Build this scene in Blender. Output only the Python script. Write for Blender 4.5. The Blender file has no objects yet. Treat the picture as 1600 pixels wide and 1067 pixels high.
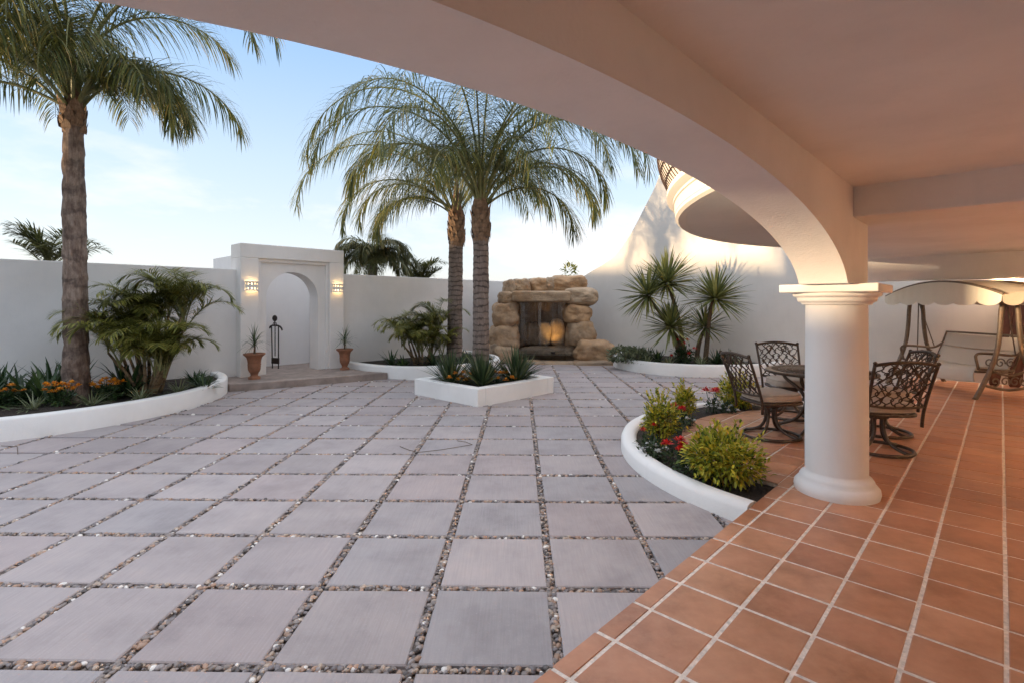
import bpy, math, random
import numpy as np
from mathutils import Vector, Matrix, noise as mnoise

random.seed(7)
R = math.radians
sc = bpy.context.scene
col = sc.collection
PI = math.pi
Z = Vector((0, 0, 1))

# ---------------------------------------------------------------- courtyard frame
# u runs along the terrace edge, n points from the garden wall towards the house
UA = R(43.6)
UX, UY = math.sin(UA), math.cos(UA)


def W(u, n, z=0.0):
    return Vector((UX * u + UY * n, UY * u - UX * n, z))


ROTZ = -UA          # object rotation whose local x is n and local y is u

# ---------------------------------------------------------------- mesh builder


class MB:
    def __init__(s):
        s.v = []
        s.f = []
        s.m = []

    def add(s, vs, fs, mi=0):
        o = len(s.v)
        s.v.extend([tuple(p) for p in vs])
        for f in fs:
            s.f.append(tuple(i + o for i in f))
            s.m.append(mi)

    def box(s, x0, x1, y0, y1, z0, z1, mi=0):
        s.add([(x0, y0, z0), (x1, y0, z0), (x1, y1, z0), (x0, y1, z0), (x0, y0, z1), (x1, y0, z1), (x1, y1, z1), (x0, y1, z1)],
              [(3, 2, 1, 0), (4, 5, 6, 7), (0, 1, 5, 4), (1, 2, 6, 5), (2, 3, 7, 6), (3, 0, 4, 7)], mi)

    def prism(s, poly, z0, z1, mi=0):
        n = len(poly)
        vs = [(p[0], p[1], z0) for p in poly] + [(p[0], p[1], z1) for p in poly]
        fs = [tuple(range(n))[::-1], tuple(range(n, 2 * n))]
        fs += [(i, (i + 1) % n, n + (i + 1) % n, n + i) for i in range(n)]
        s.add(vs, fs, mi)

    def lathe(s, prof, n=32, c=(0, 0, 0), mi=0, a0=0.0, a1=2 * PI):
        full = abs(a1 - a0 - 2 * PI) < 1e-6
        k = n if full else n + 1
        vs = []
        for r, z in prof:
            for i in range(k):
                a = a0 + (a1 - a0) * i / n
                vs.append((c[0] + r * math.cos(a), c[1] + r * math.sin(a), c[2] + z))
        fs = []
        for j in range(len(prof) - 1):
            for i in range(n):
                i2 = (i + 1) % k
                fs.append((j * k + i, j * k + i2, (j + 1) * k + i2, (j + 1) * k + i))
        s.add(vs, fs, mi)

    def tube(s, pts, rad, n=8, mi=0, closed=False, cap=True, flat=1.0):
        pts = [Vector(p) for p in pts]
        m = len(pts)
        if m < 2:
            return
        rs = rad if isinstance(rad, (list, tuple)) else [rad] * m
        t0 = (pts[1] - pts[0]).normalized()
        ref = Z if abs(t0.z) < .9 else Vector((1, 0, 0))
        a = t0.cross(ref).normalized()
        vs = []
        for i in range(m):
            if closed:
                t = (pts[(i + 1) % m] - pts[i - 1])
            else:
                t = pts[min(i + 1, m - 1)] - pts[max(i - 1, 0)]
            if t.length < 1e-9:
                t = t0
            t.normalize()
            a = a - t * a.dot(t)
            if a.length < 1e-6:
                a = t.orthogonal()
            a.normalize()
            b = t.cross(a)
            for k in range(n):
                w = 2 * PI * k / n
                vs.append(pts[i] + (a * math.cos(w) + b * math.sin(w) * flat) * rs[i])
        fs = []
        for i in range(m if closed else m - 1):
            i2 = (i + 1) % m
            for k in range(n):
                k2 = (k + 1) % n
                fs.append((i * n + k, i * n + k2, i2 * n + k2, i2 * n + k))
        if cap and not closed:
            fs.append(tuple(range(n))[::-1])
            fs.append(tuple(range((m - 1) * n, m * n)))
        s.add(vs, fs, mi)

    def blade(s, p, d, L, w, droop=0.6, seg=4, mi=0, up=None, shape=0.35, fold=0.0, base=0.5):
        """a leaf: strip that starts at p along d and bends down; shape = where it is widest"""
        p = Vector(p)
        d = Vector(d).normalized()
        upv = Vector(up) if up is not None else Z
        sd = d.cross(upv)
        if sd.length < .05:
            sd = d.orthogonal()
        sd.normalize()
        vs = []
        fs = []
        h = L / seg
        for i in range(seg):
            t = i / seg
            ww = w * (base + (1 - base) * min(1, t / shape)) if t < shape else w * (1 - .75 * ((t - shape) / (1 - shape)) ** 1.5)
            if fold:
                nn = sd.cross(d).normalized()
                vs += [p - sd * ww * .5 + nn * fold * ww, p.copy(), p + sd * ww * .5 + nn * fold * ww]
            else:
                vs += [p - sd * ww * .5, p + sd * ww * .5]
            p = p + d * h
            d = (d + Vector((0, 0, -droop / seg))).normalized()
        vs.append(p)
        k = 3 if fold else 2
        for i in range(seg - 1):
            for j in range(k - 1):
                fs.append((i * k + j, i * k + j + 1, (i + 1) * k + j + 1, (i + 1) * k + j))
        for j in range(k - 1):
            fs.append(((seg - 1) * k + j, (seg - 1) * k + j + 1, seg * k))
        s.add(vs, fs, mi)

    def ball(s, c, r, mi=0, sub=1, sq=(1, 1, 1)):
        V, F = ICO[sub]
        s.add([(c[0] + v[0] * r * sq[0], c[1] + v[1] * r * sq[1], c[2] + v[2] * r * sq[2]) for v in V], F, mi)

    def build(s, name, mats, parent=None, loc=None, rotz=0.0, smooth=None, bevel=0.0):
        me = bpy.data.meshes.new(name)
        me.from_pydata(s.v, [], s.f)
        if not isinstance(mats, (list, tuple)):
            mats = [mats]
        for m in mats:
            me.materials.append(m)
        if len(mats) > 1:
            me.polygons.foreach_set('material_index', s.m)
        if smooth is not None:
            me.polygons.foreach_set('use_smooth', [True] * len(me.polygons))
            me.update()
            if smooth < 179:
                me.set_sharp_from_angle(angle=R(smooth))
        me.update()
        o = bpy.data.objects.new(name, me)
        col.objects.link(o)
        if parent is not None:
            o.parent = parent
        if loc is not None:
            o.location = loc
        if rotz:
            o.rotation_euler = (0, 0, rotz)
        if bevel:
            b = o.modifiers.new('Bevel', 'BEVEL')
            b.width = bevel
            b.segments = 2
            b.limit_method = 'ANGLE'
            b.angle_limit = R(40)
        return o


def make_ico(sub):
    t = (1 + 5 ** .5) / 2
    V = [Vector(v).normalized() for v in [(-1, t, 0), (1, t, 0), (-1, -t, 0), (1, -t, 0), (0, -1, t), (0, 1, t), (0, -1, -t), (0, 1, -t), (t, 0, -1), (t, 0, 1), (-t, 0, -1), (-t, 0, 1)]]
    F = [(0, 11, 5), (0, 5, 1), (0, 1, 7), (0, 7, 10), (0, 10, 11), (1, 5, 9), (5, 11, 4), (11, 10, 2), (10, 7, 6), (7, 1, 8), (3, 9, 4), (3, 4, 2), (3, 2, 6), (3, 6, 8), (3, 8, 9), (4, 9, 5), (2, 4, 11), (6, 2, 10), (8, 6, 7), (9, 8, 1)]
    for _ in range(sub):
        cache = {}
        G = []

        def mid(a, b):
            k = (min(a, b), max(a, b))
            if k not in cache:
                V.append(((V[a] + V[b]) / 2).normalized())
                cache[k] = len(V) - 1
            return cache[k]
        for a, b, c in F:
            x, y, z = mid(a, b), mid(b, c), mid(c, a)
            G += [(a, x, z), (b, y, x), (c, z, y), (x, y, z)]
        F = G
    return [tuple(v) for v in V], F


ICO = {i: make_ico(i) for i in range(5)}


def thing(name, label, cat, loc=(0, 0, 0), rotz=0.0, group=None):
    o = bpy.data.objects.new(name, None)
    o.empty_display_size = .2
    col.objects.link(o)
    o.location = loc
    o.rotation_euler = (0, 0, rotz)
    o['label'] = label
    o['category'] = cat
    if group:
        o['group'] = group
    return o


def tag(o, label, cat, group=None):
    o['label'] = label
    o['category'] = cat
    if group:
        o['group'] = group
    return o


def struct(o, kind='structure'):
    o['kind'] = kind
    return o


def dup(root, loc, rotz, label, group=None, scale=None):
    def cp(o, par):
        c = o.copy()
        col.objects.link(c)
        c.parent = par
        for k in list(o.children):
            cp(k, c)
        return c
    r = cp(root, None)
    r.location = loc
    r.rotation_euler = (0, 0, rotz)
    r['label'] = label
    if group:
        r['group'] = group
    if scale:
        r.scale = (scale,) * 3
    return r


# ---------------------------------------------------------------- materials


def newmat(name):
    m = bpy.data.materials.new(name)
    m.use_nodes = True
    nt = m.node_tree
    b = nt.nodes['Principled BSDF']
    return m, nt, b


def nd(nt, typ, ins=None, **kw):
    n = nt.nodes.new(typ)
    for k, v in kw.items():
        setattr(n, k, v)
    if ins:
        for k, v in ins.items():
            if hasattr(v, 'is_linked') or isinstance(v, bpy.types.NodeSocket):
                nt.links.new(v, n.inputs[k])
            else:
                n.inputs[k].default_value = v
    return n


def ramp(nt, fac, stops, interp='LINEAR'):
    r = nt.nodes.new('ShaderNodeValToRGB')
    r.color_ramp.interpolation = interp
    el = r.color_ramp.elements
    while len(el) < len(stops):
        el.new(.5)
    for e, (p, c) in zip(el, stops):
        e.position = p
        e.color = (c[0], c[1], c[2], 1)
    nt.links.new(fac, r.inputs['Fac'])
    return r.outputs['Color']


def coords(nt, scale=None):
    c = nt.nodes.new('ShaderNodeTexCoord').outputs['Object']
    if scale is None:
        return c
    mp = nd(nt, 'ShaderNodeMapping', {'Vector': c})
    mp.inputs['Scale'].default_value = scale if isinstance(scale, tuple) else (scale,) * 3
    return mp.outputs['Vector']


def noise(nt, vec, scale, detail=4, rough=.55, out='Fac'):
    return nd(nt, 'ShaderNodeTexNoise', {'Vector': vec, 'Scale': scale, 'Detail': detail, 'Roughness': rough}).outputs[out]


def mix(nt, f, a, b, mode='MIX'):
    m = nt.nodes.new('ShaderNodeMix')
    m.data_type = 'RGBA'
    m.blend_type = mode
    for k, v in ((0, f), (6, a), (7, b)):
        if isinstance(v, bpy.types.NodeSocket):
            nt.links.new(v, m.inputs[k])
        elif k == 0:
            m.inputs[0].default_value = v
        else:
            m.inputs[k].default_value = (v[0], v[1], v[2], 1)
    return m.outputs[2]


def bump(nt, b, h, strength=.3, dist=.01):
    n = nd(nt, 'ShaderNodeBump', {'Height': h, 'Strength': strength, 'Distance': dist})
    nt.links.new(n.outputs['Normal'], b.inputs['Normal'])


def island(nt):
    return nt.nodes.new('ShaderNodeNewGeometry').outputs['Random Per Island']


def stucco(name, c, rough=.85, mottling=.06, bs=.25):
    m, nt, b = newmat(name)
    v = coords(nt)
    a = noise(nt, v, .9, 5, .6)
    d = tuple(x * (1 - mottling * 2.2) for x in c)
    hi = tuple(min(1, x * (1 + mottling)) for x in c)
    cc = ramp(nt, a, [(.3, d), (.55, c), (.75, hi)])
    st = noise(nt, coords(nt, (5, 5, .7)), 1.6, 5, .65)
    cc = mix(nt, ramp(nt, st, [(.55, (0, 0, 0)), (.85, (.22, .22, .22))]), cc, tuple(x * .75 for x in c))
    nt.links.new(cc, b.inputs['Base Color'])
    b.inputs['Roughness'].default_value = rough
    pt = noise(nt, coords(nt, (1.3, 1.3, 1.1)), 1.0, 7, .72)
    cc = mix(nt, ramp(nt, pt, [(.56, (0, 0, 0)), (.6, (.10, .10, .10)), (.8, (.3, .3, .3))]), cc, tuple(x * .82 for x in c))
    nt.links.new(cc, b.inputs['Base Color'])
    h = nd(nt, 'ShaderNodeMath', {0: noise(nt, v, 55, 4, .6), 1: noise(nt, v, 5, 3, .5)}, operation='ADD').outputs[0]
    bump(nt, b, h, bs, .006)
    return m


def plain(name, c, rough=.6, metal=0.0, var=.15, nscale=20, bs=.15):
    m, nt, b = newmat(name)
    v = coords(nt)
    a = noise(nt, v, nscale, 4, .6)
    cc = ramp(nt, a, [(.3, tuple(x * (1 - var) for x in c)), (.7, tuple(min(1, x * (1 + var)) for x in c))])
    nt.links.new(cc, b.inputs['Base Color'])
    b.inputs['Roughness'].default_value = rough
    b.inputs['Metallic'].default_value = metal
    bump(nt, b, a, bs, .004)
    return m


def leafmat(name, stops, trans=.35, rough=.5, spec=.4):
    m, nt, b = newmat(name)
    cc = ramp(nt, island(nt), stops)
    nt.links.new(cc, b.inputs['Base Color'])
    b.inputs['Roughness'].default_value = rough
    b.inputs['Specular IOR Level'].default_value = spec
    t = nd(nt, 'ShaderNodeBsdfTranslucent', {'Color': cc})
    ms = nd(nt, 'ShaderNodeMixShader', {0: trans, 1: b.outputs[0], 2: t.outputs[0]})
    nt.links.new(ms.outputs[0], nt.nodes['Material Output'].inputs['Surface'])
    return m


M = {}
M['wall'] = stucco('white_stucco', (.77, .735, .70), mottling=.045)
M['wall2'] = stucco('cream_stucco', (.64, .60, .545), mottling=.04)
M['ceil'] = stucco('ceiling_plaster', (.82, .80, .785), mottling=.05, bs=.4)
M['porch'] = stucco('skylit_niche_paint', (.84, .815, .80), mottling=.02)  # paler than the walls: the niche's brighter light is put into the colour
M['curb'] = stucco('white_curb_paint', (.80, .78, .75), mottling=.05, bs=.35)
M['colm'] = stucco('column_paint', (.80, .785, .77), mottling=.025, bs=.15)


def soil_mat():
    m, nt, b = newmat('dark_soil')
    v = coords(nt)
    a = noise(nt, v, 28, 6, .7)
    nt.links.new(ramp(nt, a, [(.3, (.012, .008, .006)), (.6, (.04, .027, .018)), (.8, (.075, .055, .04))]), b.inputs['Base Color'])
    b.inputs['Roughness'].default_value = .95
    bump(nt, b, a, 1.0, .03)
    return m


M['soil'] = soil_mat()


def paver_mat():
    m, nt, b = newmat('brushed_concrete')
    isl = island(nt)
    v = coords(nt)
    base = ramp(nt, isl, [(0, (.295, .255, .252)), (.2, (.36, .30, .293)), (.4, (.315, .288, .29)), (.6, (.35, .303, .297)), (.8, (.33, .287, .28)), (1, (.39, .34, .333))])
    a = noise(nt, v, 2.2, 6, .65)
    base = mix(nt, 1.0, base, ramp(nt, a, [(.25, (.74, .73, .74)), (.5, (1, 1, 1)), (.8, (1.16, 1.13, 1.1))]), 'MULTIPLY')
    st = noise(nt, coords(nt, (60, 2.5, 1)), 1.5, 4, .6)
    base = mix(nt, 1.0, base, ramp(nt, st, [(.3, (.92, .92, .92)), (.7, (1.07, 1.07, 1.07))]), 'MULTIPLY')
    sp = noise(nt, v, 90, 3, .5)
    base = mix(nt, ramp(nt, sp, [(.62, (0, 0, 0)), (.78, (.35, .35, .35))]), base, (.5, .47, .45))
    stn = noise(nt, v, .7, 5, .7)
    base = mix(nt, ramp(nt, stn, [(.5, (0, 0, 0)), (.75, (.45, .45, .45))]), base, (.19, .165, .16))
    nt.links.new(base, b.inputs['Base Color'])
    b.inputs['Roughness'].default_value = .62
    h = nd(nt, 'ShaderNodeMath', {0: st, 1: sp}, operation='ADD').outputs[0]
    bump(nt, b, h, .35, .004)
    return m


M['paver'] = paver_mat()


def pebble_mat():
    m, nt, b = newmat('river_pebble')
    cc = ramp(nt, island(nt), [(0, (.10, .085, .08)), (.15, (.24, .20, .18)), (.35, (.34, .22, .155)), (.5, (.19, .165, .165)),
                               (.65, (.42, .33, .26)), (.8, (.32, .28, .27)), (.9, (.44, .28, .2)), (.96, (.75, .71, .66))], 'CONSTANT')
    a = noise(nt, coords(nt), 60, 3, .5)
    cc = mix(nt, 1.0, cc, ramp(nt, a, [(.3, (.75, .75, .75)), (.7, (1.15, 1.15, 1.15))]), 'MULTIPLY')
    nt.links.new(cc, b.inputs['Base Color'])
    b.inputs['Roughness'].default_value = .5
    return m


M['pebble'] = pebble_mat()
M['gravelbed'] = plain('joint_mortar', (.25, .21, .185), .95, var=.5, nscale=60, bs=.6)


def tile_mat():
    m, nt, b = newmat('terracotta_tile')
    isl = island(nt)
    v = coords(nt)
    base = ramp(nt, isl, [(0, (.40, .17, .088)), (.25, (.48, .22, .117)), (.5, (.44, .19, .10)), (.75, (.52, .25, .14)), (1, (.37, .15, .078))])
    a = noise(nt, v, 3.3, 5, .65)
    base = mix(nt, 1.0, base, ramp(nt, a, [(.3, (.70, .64, .6)), (.45, (.93, .92, .9)), (.55, (1.05, 1.07, 1.1)), (.7, (1.2, 1.26, 1.32))]), 'MULTIPLY')
    c2 = noise(nt, v, 14, 5, .7)
    base = mix(nt, ramp(nt, c2, [(.45, (0, 0, 0)), (.85, (.4, .4, .4))]), base, (.58, .33, .2))
    sc_ = noise(nt, coords(nt, (3, 9, 1)), 1.1, 3, .6)
    base = mix(nt, ramp(nt, sc_, [(.5, (0, 0, 0)), (.85, (.3, .3, .3))]), base, (.30, .12, .06))
    nt.links.new(base, b.inputs['Base Color'])
    rg = ramp(nt, a, [(.3, (.33, .33, .33)), (.7, (.48, .48, .48))])
    nt.links.new(rg, b.inputs['Roughness'])
    bump(nt, b, c2, .12, .004)
    return m


M['tile'] = tile_mat()
M['grout'] = plain('pale_grout', (.70, .61, .53), .9, var=.25, nscale=40, bs=.5)


def trunk_mat(name, cols, ringscale, ring=.5):
    m, nt, b = newmat(name)
    v = coords(nt)
    sep = nd(nt, 'ShaderNodeSeparateXYZ', {0: v})
    wob = noise(nt, v, 5, 3, .6)
    zz = nd(nt, 'ShaderNodeMath', {0: sep.outputs[2], 1: wob}, operation='MULTIPLY_ADD')
    zz.operation = 'ADD'
    w = nd(nt, 'ShaderNodeMath', {0: sep.outputs[2], 1: ringscale}, operation='MULTIPLY').outputs[0]
    wob2 = nd(nt, 'ShaderNodeMath', {0: wob, 1: 1.6}, operation='MULTIPLY').outputs[0]
    w2 = nd(nt, 'ShaderNodeMath', {0: w, 1: wob2}, operation='ADD').outputs[0]
    fr = nd(nt, 'ShaderNodeMath', {0: w2}, operation='FRACT').outputs[0]
    dark = ramp(nt, fr, [(0, (.2, .18, .18)), (.16, (.26, .24, .24)), (.27, (1.05, 1.05, 1.05)), (.85, (1.1, 1.1, 1.1)), (1, (.3, .28, .28))])
    a = noise(nt, coords(nt, (9, 9, 4)), 1.2, 6, .7)
    n_ = len(cols)
    cc = ramp(nt, a, [(.25 + .5 * i / (n_ - 1), c) for i, c in enumerate(cols)])
    msk = ramp(nt, noise(nt, coords(nt, (4, 4, 7)), 1.3, 3, .6), [(.38, (ring * .5,) * 3), (.6, (ring,) * 3)])
    cc = mix(nt, msk, cc, mix(nt, 1.0, cc, dark, 'MULTIPLY'))
    fib = noise(nt, coords(nt, (60, 60, 5)), 1.0, 4, .6)
    cc = mix(nt, 1.0, cc, ramp(nt, fib, [(.3, (.75, .73, .72)), (.7, (1.15, 1.15, 1.15))]), 'MULTIPLY')
    nt.links.new(cc, b.inputs['Base Color'])
    b.inputs['Roughness'].default_value = .9
    h = nd(nt, 'ShaderNodeMath', {0: fib, 1: a}, operation='ADD').outputs[0]
    bump(nt, b, h, .7, .02)
    return m


M['trunk'] = trunk_mat('ringed_palm_bark', [(.11, .08, .068), (.20, .155, .13), (.28, .225, .19)], 9.0, .9)
M['trunk_brown'] = trunk_mat('peeling_palm_bark', [(.075, .045, .033), (.15, .10, .075), (.27, .20, .155), (.33, .27, .22)], 3.0, .6)
M['boot'] = trunk_mat('fibrous_leaf_base', [(.13, .075, .045), (.24, .15, .09), (.33, .23, .15)], 12.0, .3)
M['cane'] = trunk_mat('palm_cane', [(.12, .085, .045), (.22, .15, .08), (.30, .23, .13)], 7.0, .7)
M['rachis'] = plain('frond_rib', (.17, .17, .06), .55, var=.3)
M['palm'] = leafmat('queen_palm_leaflet', [(0, (.035, .052, .02)), (.35, (.08, .105, .032)), (.65, (.155, .17, .042)), (.9, (.27, .23, .06)), (1, (.34, .23, .085))], .4, .45)
M['palm_far'] = leafmat('far_palm_leaflet', [(0, (.04, .05, .018)), (.5, (.075, .085, .025)), (1, (.17, .14, .045))], .4)
M['areca'] = leafmat('areca_leaflet', [(0, (.09, .105, .025)), (.5, (.22, .23, .05)), (.85, (.36, .33, .075)), (1, (.45, .36, .11))], .35, .4)
M['yucca'] = leafmat('yucca_leaf', [(0, (.06, .08, .035)), (.4, (.14, .16, .05)), (.75, (.25, .25, .075)), (1, (.37, .34, .12))], .25, .45)
M['agave'] = leafmat('strap_leaf', [(0, (.025, .045, .02)), (.5, (.05, .08, .03)), (.85, (.10, .13, .055)), (1, (.22, .23, .10))], .2, .4)
M['clivia'] = leafmat('dark_strap_leaf', [(0, (.016, .036, .014)), (.5, (.036, .07, .022)), (1, (.08, .125, .04))], .2, .35)
M['spider'] = leafmat('striped_leaf', [(0, (.14, .17, .08)), (.5, (.24, .27, .14)), (1, (.42, .44, .28))], .25)
M['gold'] = leafmat('golden_shrub_leaf', [(0, (.055, .095, .015)), (.2, (.15, .21, .025)), (.4, (.36, .37, .04)), (.85, (.60, .52, .055)), (1, (.62, .36, .04))], .3, .4)
M['green'] = leafmat('dark_bedding_leaf', [(0, (.015, .032, .013)), (.6, (.035, .065, .022)), (1, (.07, .10, .035))], .25)
M['grey'] = leafmat('grey_green_leaf', [(0, (.09, .11, .06)), (.5, (.15, .18, .10)), (1, (.25, .27, .16))], .25)
M['red'] = leafmat('red_petal', [(0, (.45, .012, .012)), (.6, (.62, .02, .018)), (1, (.72, .06, .05))], .2)
M['orange'] = leafmat('orange_petal', [(0, (.52, .15, .01)), (.6, (.72, .27, .015)), (1, (.8, .4, .05))], .2)
M['white'] = leafmat('white_petal', [(0, (.6, .6, .58)), (1, (.82, .82, .8))], .2)
M['stem'] = plain('woody_stem', (.11, .075, .045), .9, var=.35)
M['terra'] = plain('terracotta_pot', (.27, .115, .06), .8, var=.25, nscale=12, bs=.3)
M['iron'] = plain('rusted_iron', (.035, .024, .02), .6, .5, var=.4, nscale=40)
M['bronze'] = plain('bronze_cast_metal', (.085, .06, .045), .42, .55, var=.3, nscale=60)
M['swingtube'] = plain('taupe_painted_tube', (.17, .125, .09), .5, .2, var=.2)
M['cushion'] = plain('beige_cushion', (.46, .38, .31), .9, var=.07, nscale=140, bs=.25)
M['swingcloth'] = plain('taupe_sling_cloth', (.66, .57, .475), .9, var=.06, nscale=160, bs=.25)
M['canopy'] = plain('cream_canopy_cloth', (.76, .69, .57), .9, var=.05, nscale=120, bs=.2)
M['lattice'] = plain('brown_clay_lattice', (.03, .013, .010), .8, var=.3)
M['wood'] = plain('red_brown_timber', (.085, .028, .016), .6, var=.4, nscale=6)
M['platform'] = plain('worn_concrete', (.27, .215, .185), .85, var=.3, nscale=4, bs=.35)
M['ceramic'] = plain('white_ceramic', (.75, .70, .62), .5, var=.05)
M['roofclay'] = plain('roof_clay', (.3, .14, .09), .8, var=.3)
M['glass'] = plain('dark_window', (.03, .035, .04), .08, var=.1)


def ground_mat():
    m, nt, b = newmat('dry_ground')
    a = noise(nt, coords(nt), .8, 6, .65)
    nt.links.new(ramp(nt, a, [(.3, (.10, .085, .06)), (.5, (.16, .13, .09)), (.7, (.09, .10, .045))]), b.inputs['Base Color'])
    b.inputs['Roughness'].default_value = .95
    return m


M['ground'] = ground_mat()


def rock_mat(name, dark=1.0, wet=False):
    m, nt, b = newmat(name)
    v = coords(nt)
    isl = nt.nodes.new('ShaderNodeObjectInfo').outputs['Random']
    base = ramp(nt, isl, [(0, (.38, .275, .185)), (.35, (.43, .33, .235)), (.6, (.34, .265, .20)), (.85, (.46, .30, .175)), (1, (.40, .335, .27))])
    a = noise(nt, v, 3.5, 6, .65)
    base = mix(nt, 1.0, base, ramp(nt, a, [(.28, (.55, .52, .5)), (.5, (1, 1, 1)), (.75, (1.25, 1.2, 1.1))]), 'MULTIPLY')
    st = noise(nt, v, 1.6, 4, .6)
    base = mix(nt, ramp(nt, st, [(.52, (0, 0, 0)), (.72, (.6, .6, .6))]), base, (.36, .19, .075))
    base = mix(nt, 1.0, base, (dark, dark * .95, dark * .88), 'MULTIPLY')
    nt.links.new(base, b.inputs['Base Color'])
    b.inputs['Roughness'].default_value = .25 if wet else .85
    h = noise(nt, v, 9, 8, .75)
    bump(nt, b, h, .9, .05)
    return m


M['rock'] = rock_mat('sandstone_boulder')
M['wetrock'] = rock_mat('wet_sandstone', .42, True)


def water_mat(name, c, alpha):
    m, nt, b = newmat(name)
    b.inputs['Base Color'].default_value = (*c, 1)
    b.inputs['Roughness'].default_value = .08
    b.inputs['Alpha'].default_value = alpha
    a = noise(nt, coords(nt, (30, 30, 3)), 1, 4, .6)
    bump(nt, b, a, .4, .01)
    return m


M['water'] = water_mat('pool_water', (.035, .028, .02), 1.0)
M['fall'] = water_mat('falling_water', (.6, .6, .58), .12)


def emit(name, c, s):
    m, nt, b = newmat(name)
    e = nd(nt, 'ShaderNodeEmission', {'Color': (*c, 1), 'Strength': s})
    nt.links.new(e.outputs[0], nt.nodes['Material Output'].inputs['Surface'])
    return m


M['bulb'] = emit('lit_bulb', (1, .68, .3), 12)
M['bulb_porch_fill'] = emit('porch_fill_bulb', (1, .65, .36), 2700)  # strong bulb of the unseen sconces added to warm the portico
M['bulb_swing'] = emit('lit_swing_bulb', (1, .65, .36), 800)
M['bulb_pool'] = emit('lit_pool_lamp', (1, .66, .3), 110)

# ---------------------------------------------------------------- camera
cam_d = bpy.data.cameras.new('camera')
cam = bpy.data.objects.new('camera', cam_d)
col.objects.link(cam)
cam.location = (0, 0, 1.6)
cam.rotation_euler = (R(90), 0, 0)
cam_d.sensor_width = 36
cam_d.lens = 36 * 803 / 1600
cam_d.shift_y = -58.5 / 1600
cam_d.clip_start = .05
cam_d.clip_end = 2000
sc.camera = cam

# ---------------------------------------------------------------- light
EL = 4.5
SH = Vector((-.949, -.316))
sun_dir = Vector((SH.x * math.cos(R(EL)), SH.y * math.cos(R(EL)), math.sin(R(EL))))
sd = bpy.data.lights.new('sun', 'SUN')
sd.energy = 2.0
sd.angle = R(1.3)
sd.color = (1, .73, .44)
so = bpy.data.objects.new('sun', sd)
col.objects.link(so)
so.rotation_euler = (-sun_dir).to_track_quat('-Z', 'Y').to_euler()
so.location = (-20, -8, 12)

world = bpy.data.worlds.new('World')
sc.world = world
world.use_nodes = True
wn = world.node_tree
bg = wn.nodes['Background']
sky = wn.nodes.new('ShaderNodeTexSky')
sky.sky_type = 'NISHITA'
sky.sun_disc = False
sky.sun_elevation = R(EL)
sky.sun_rotation = math.atan2(SH.x, SH.y)
sky.altitude = 300
sky.air_density = 1.0
sky.dust_density = 1.2
sky.ozone_density = 1.6
gen = wn.nodes.new('ShaderNodeTexCoord').outputs['Generated']
sp = nd(wn, 'ShaderNodeSeparateXYZ', {0: gen})
zc = nd(wn, 'ShaderNodeMath', {0: sp.outputs[2], 1: .0}, operation='MAXIMUM').outputs[0]
zz = nd(wn, 'ShaderNodeMath', {0: zc, 1: .22}, operation='ADD').outputs[0]
cx = nd(wn, 'ShaderNodeMath', {0: sp.outputs[0], 1: zz}, operation='DIVIDE').outputs[0]
cy = nd(wn, 'ShaderNodeMath', {0: sp.outputs[1], 1: zz}, operation='DIVIDE').outputs[0]
cv = nd(wn, 'ShaderNodeCombineXYZ', {0: cx, 1: cy, 2: 9.3}).outputs[0]
cn = noise(wn, cv, 1.15, 9, .58)
cd_ = nd(wn, 'ShaderNodeVectorMath', {0: gen, 1: Vector((.17, 1, .17)).normalized()}, operation='DOT_PRODUCT').outputs['Value']
cb_ = ramp(wn, cd_, [(.975, (0, 0, 0)), (.995, (.13, .13, .13))])
cn = nd(wn, 'ShaderNodeMath', {0: cn, 1: cb_}, operation='ADD').outputs[0]
cfac = ramp(wn, cn, [(.55, (0, 0, 0)), (.66, (.45, .45, .45)), (.78, (.9, .9, .9))])
CLOUD = (1.85, 1.8, 1.84)
grad = ramp(wn, zc, [(0, (1.5, 1.49, 1.6)), (.1, (1.4, 1.5, 1.7)), (.25, (1.12, 1.36, 1.7)), (.43, (.7, 1.08, 1.68)), (.62, (2.4, 2.6, 3.0)), (1, (4.0, 4.2, 4.7))])  # upper dome, out of view, raised to brighten the shaded court
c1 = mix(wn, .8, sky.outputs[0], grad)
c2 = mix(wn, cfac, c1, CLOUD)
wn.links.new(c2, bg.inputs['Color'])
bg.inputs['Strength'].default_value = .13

vs = sc.view_settings
vs.view_transform = 'Standard'
vs.look = 'None'
vs.gamma = 1
vs.exposure = 2.3
sc.cycles.use_adaptive_sampling = True
sc.cycles.max_bounces = 8
sc.cycles.diffuse_bounces = 5
sc.cycles.transparent_max_bounces = 12
sc.cycles.sample_clamp_indirect = 6
sc.cycles.use_denoising = True

# ---------------------------------------------------------------- ground and paving
mb = MB()
mb.add([(-400, -400, -.06), (400, -400, -.06), (400, 400, -.06), (-400, 400, -.06)], [(0, 1, 2, 3)])
struct(mb.build('ground', M['ground']))

mb = MB()
mb.add([W(-9, -11.25, -.022), W(-9, -1.3, -.022), W(12.95, -1.3, -.022), W(12.95, -11.25, -.022)], [(0, 1, 2, 3)])
struct(mb.build('gravel_bed', M['gravelbed']))

GA = R(.93)
PX, PY = .655, .643
GX0, GY0 = .174, 2.25
JW = .050


def G(i, j):
    x, y = GX0 + i * PX, GY0 + j * PY
    return Vector((x * math.cos(GA) + y * math.sin(GA), -x * math.sin(GA) + y * math.cos(GA), 0))


def un(p):
    return UX * p.x + UY * p.y, UY * p.x - UX * p.y


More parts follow.
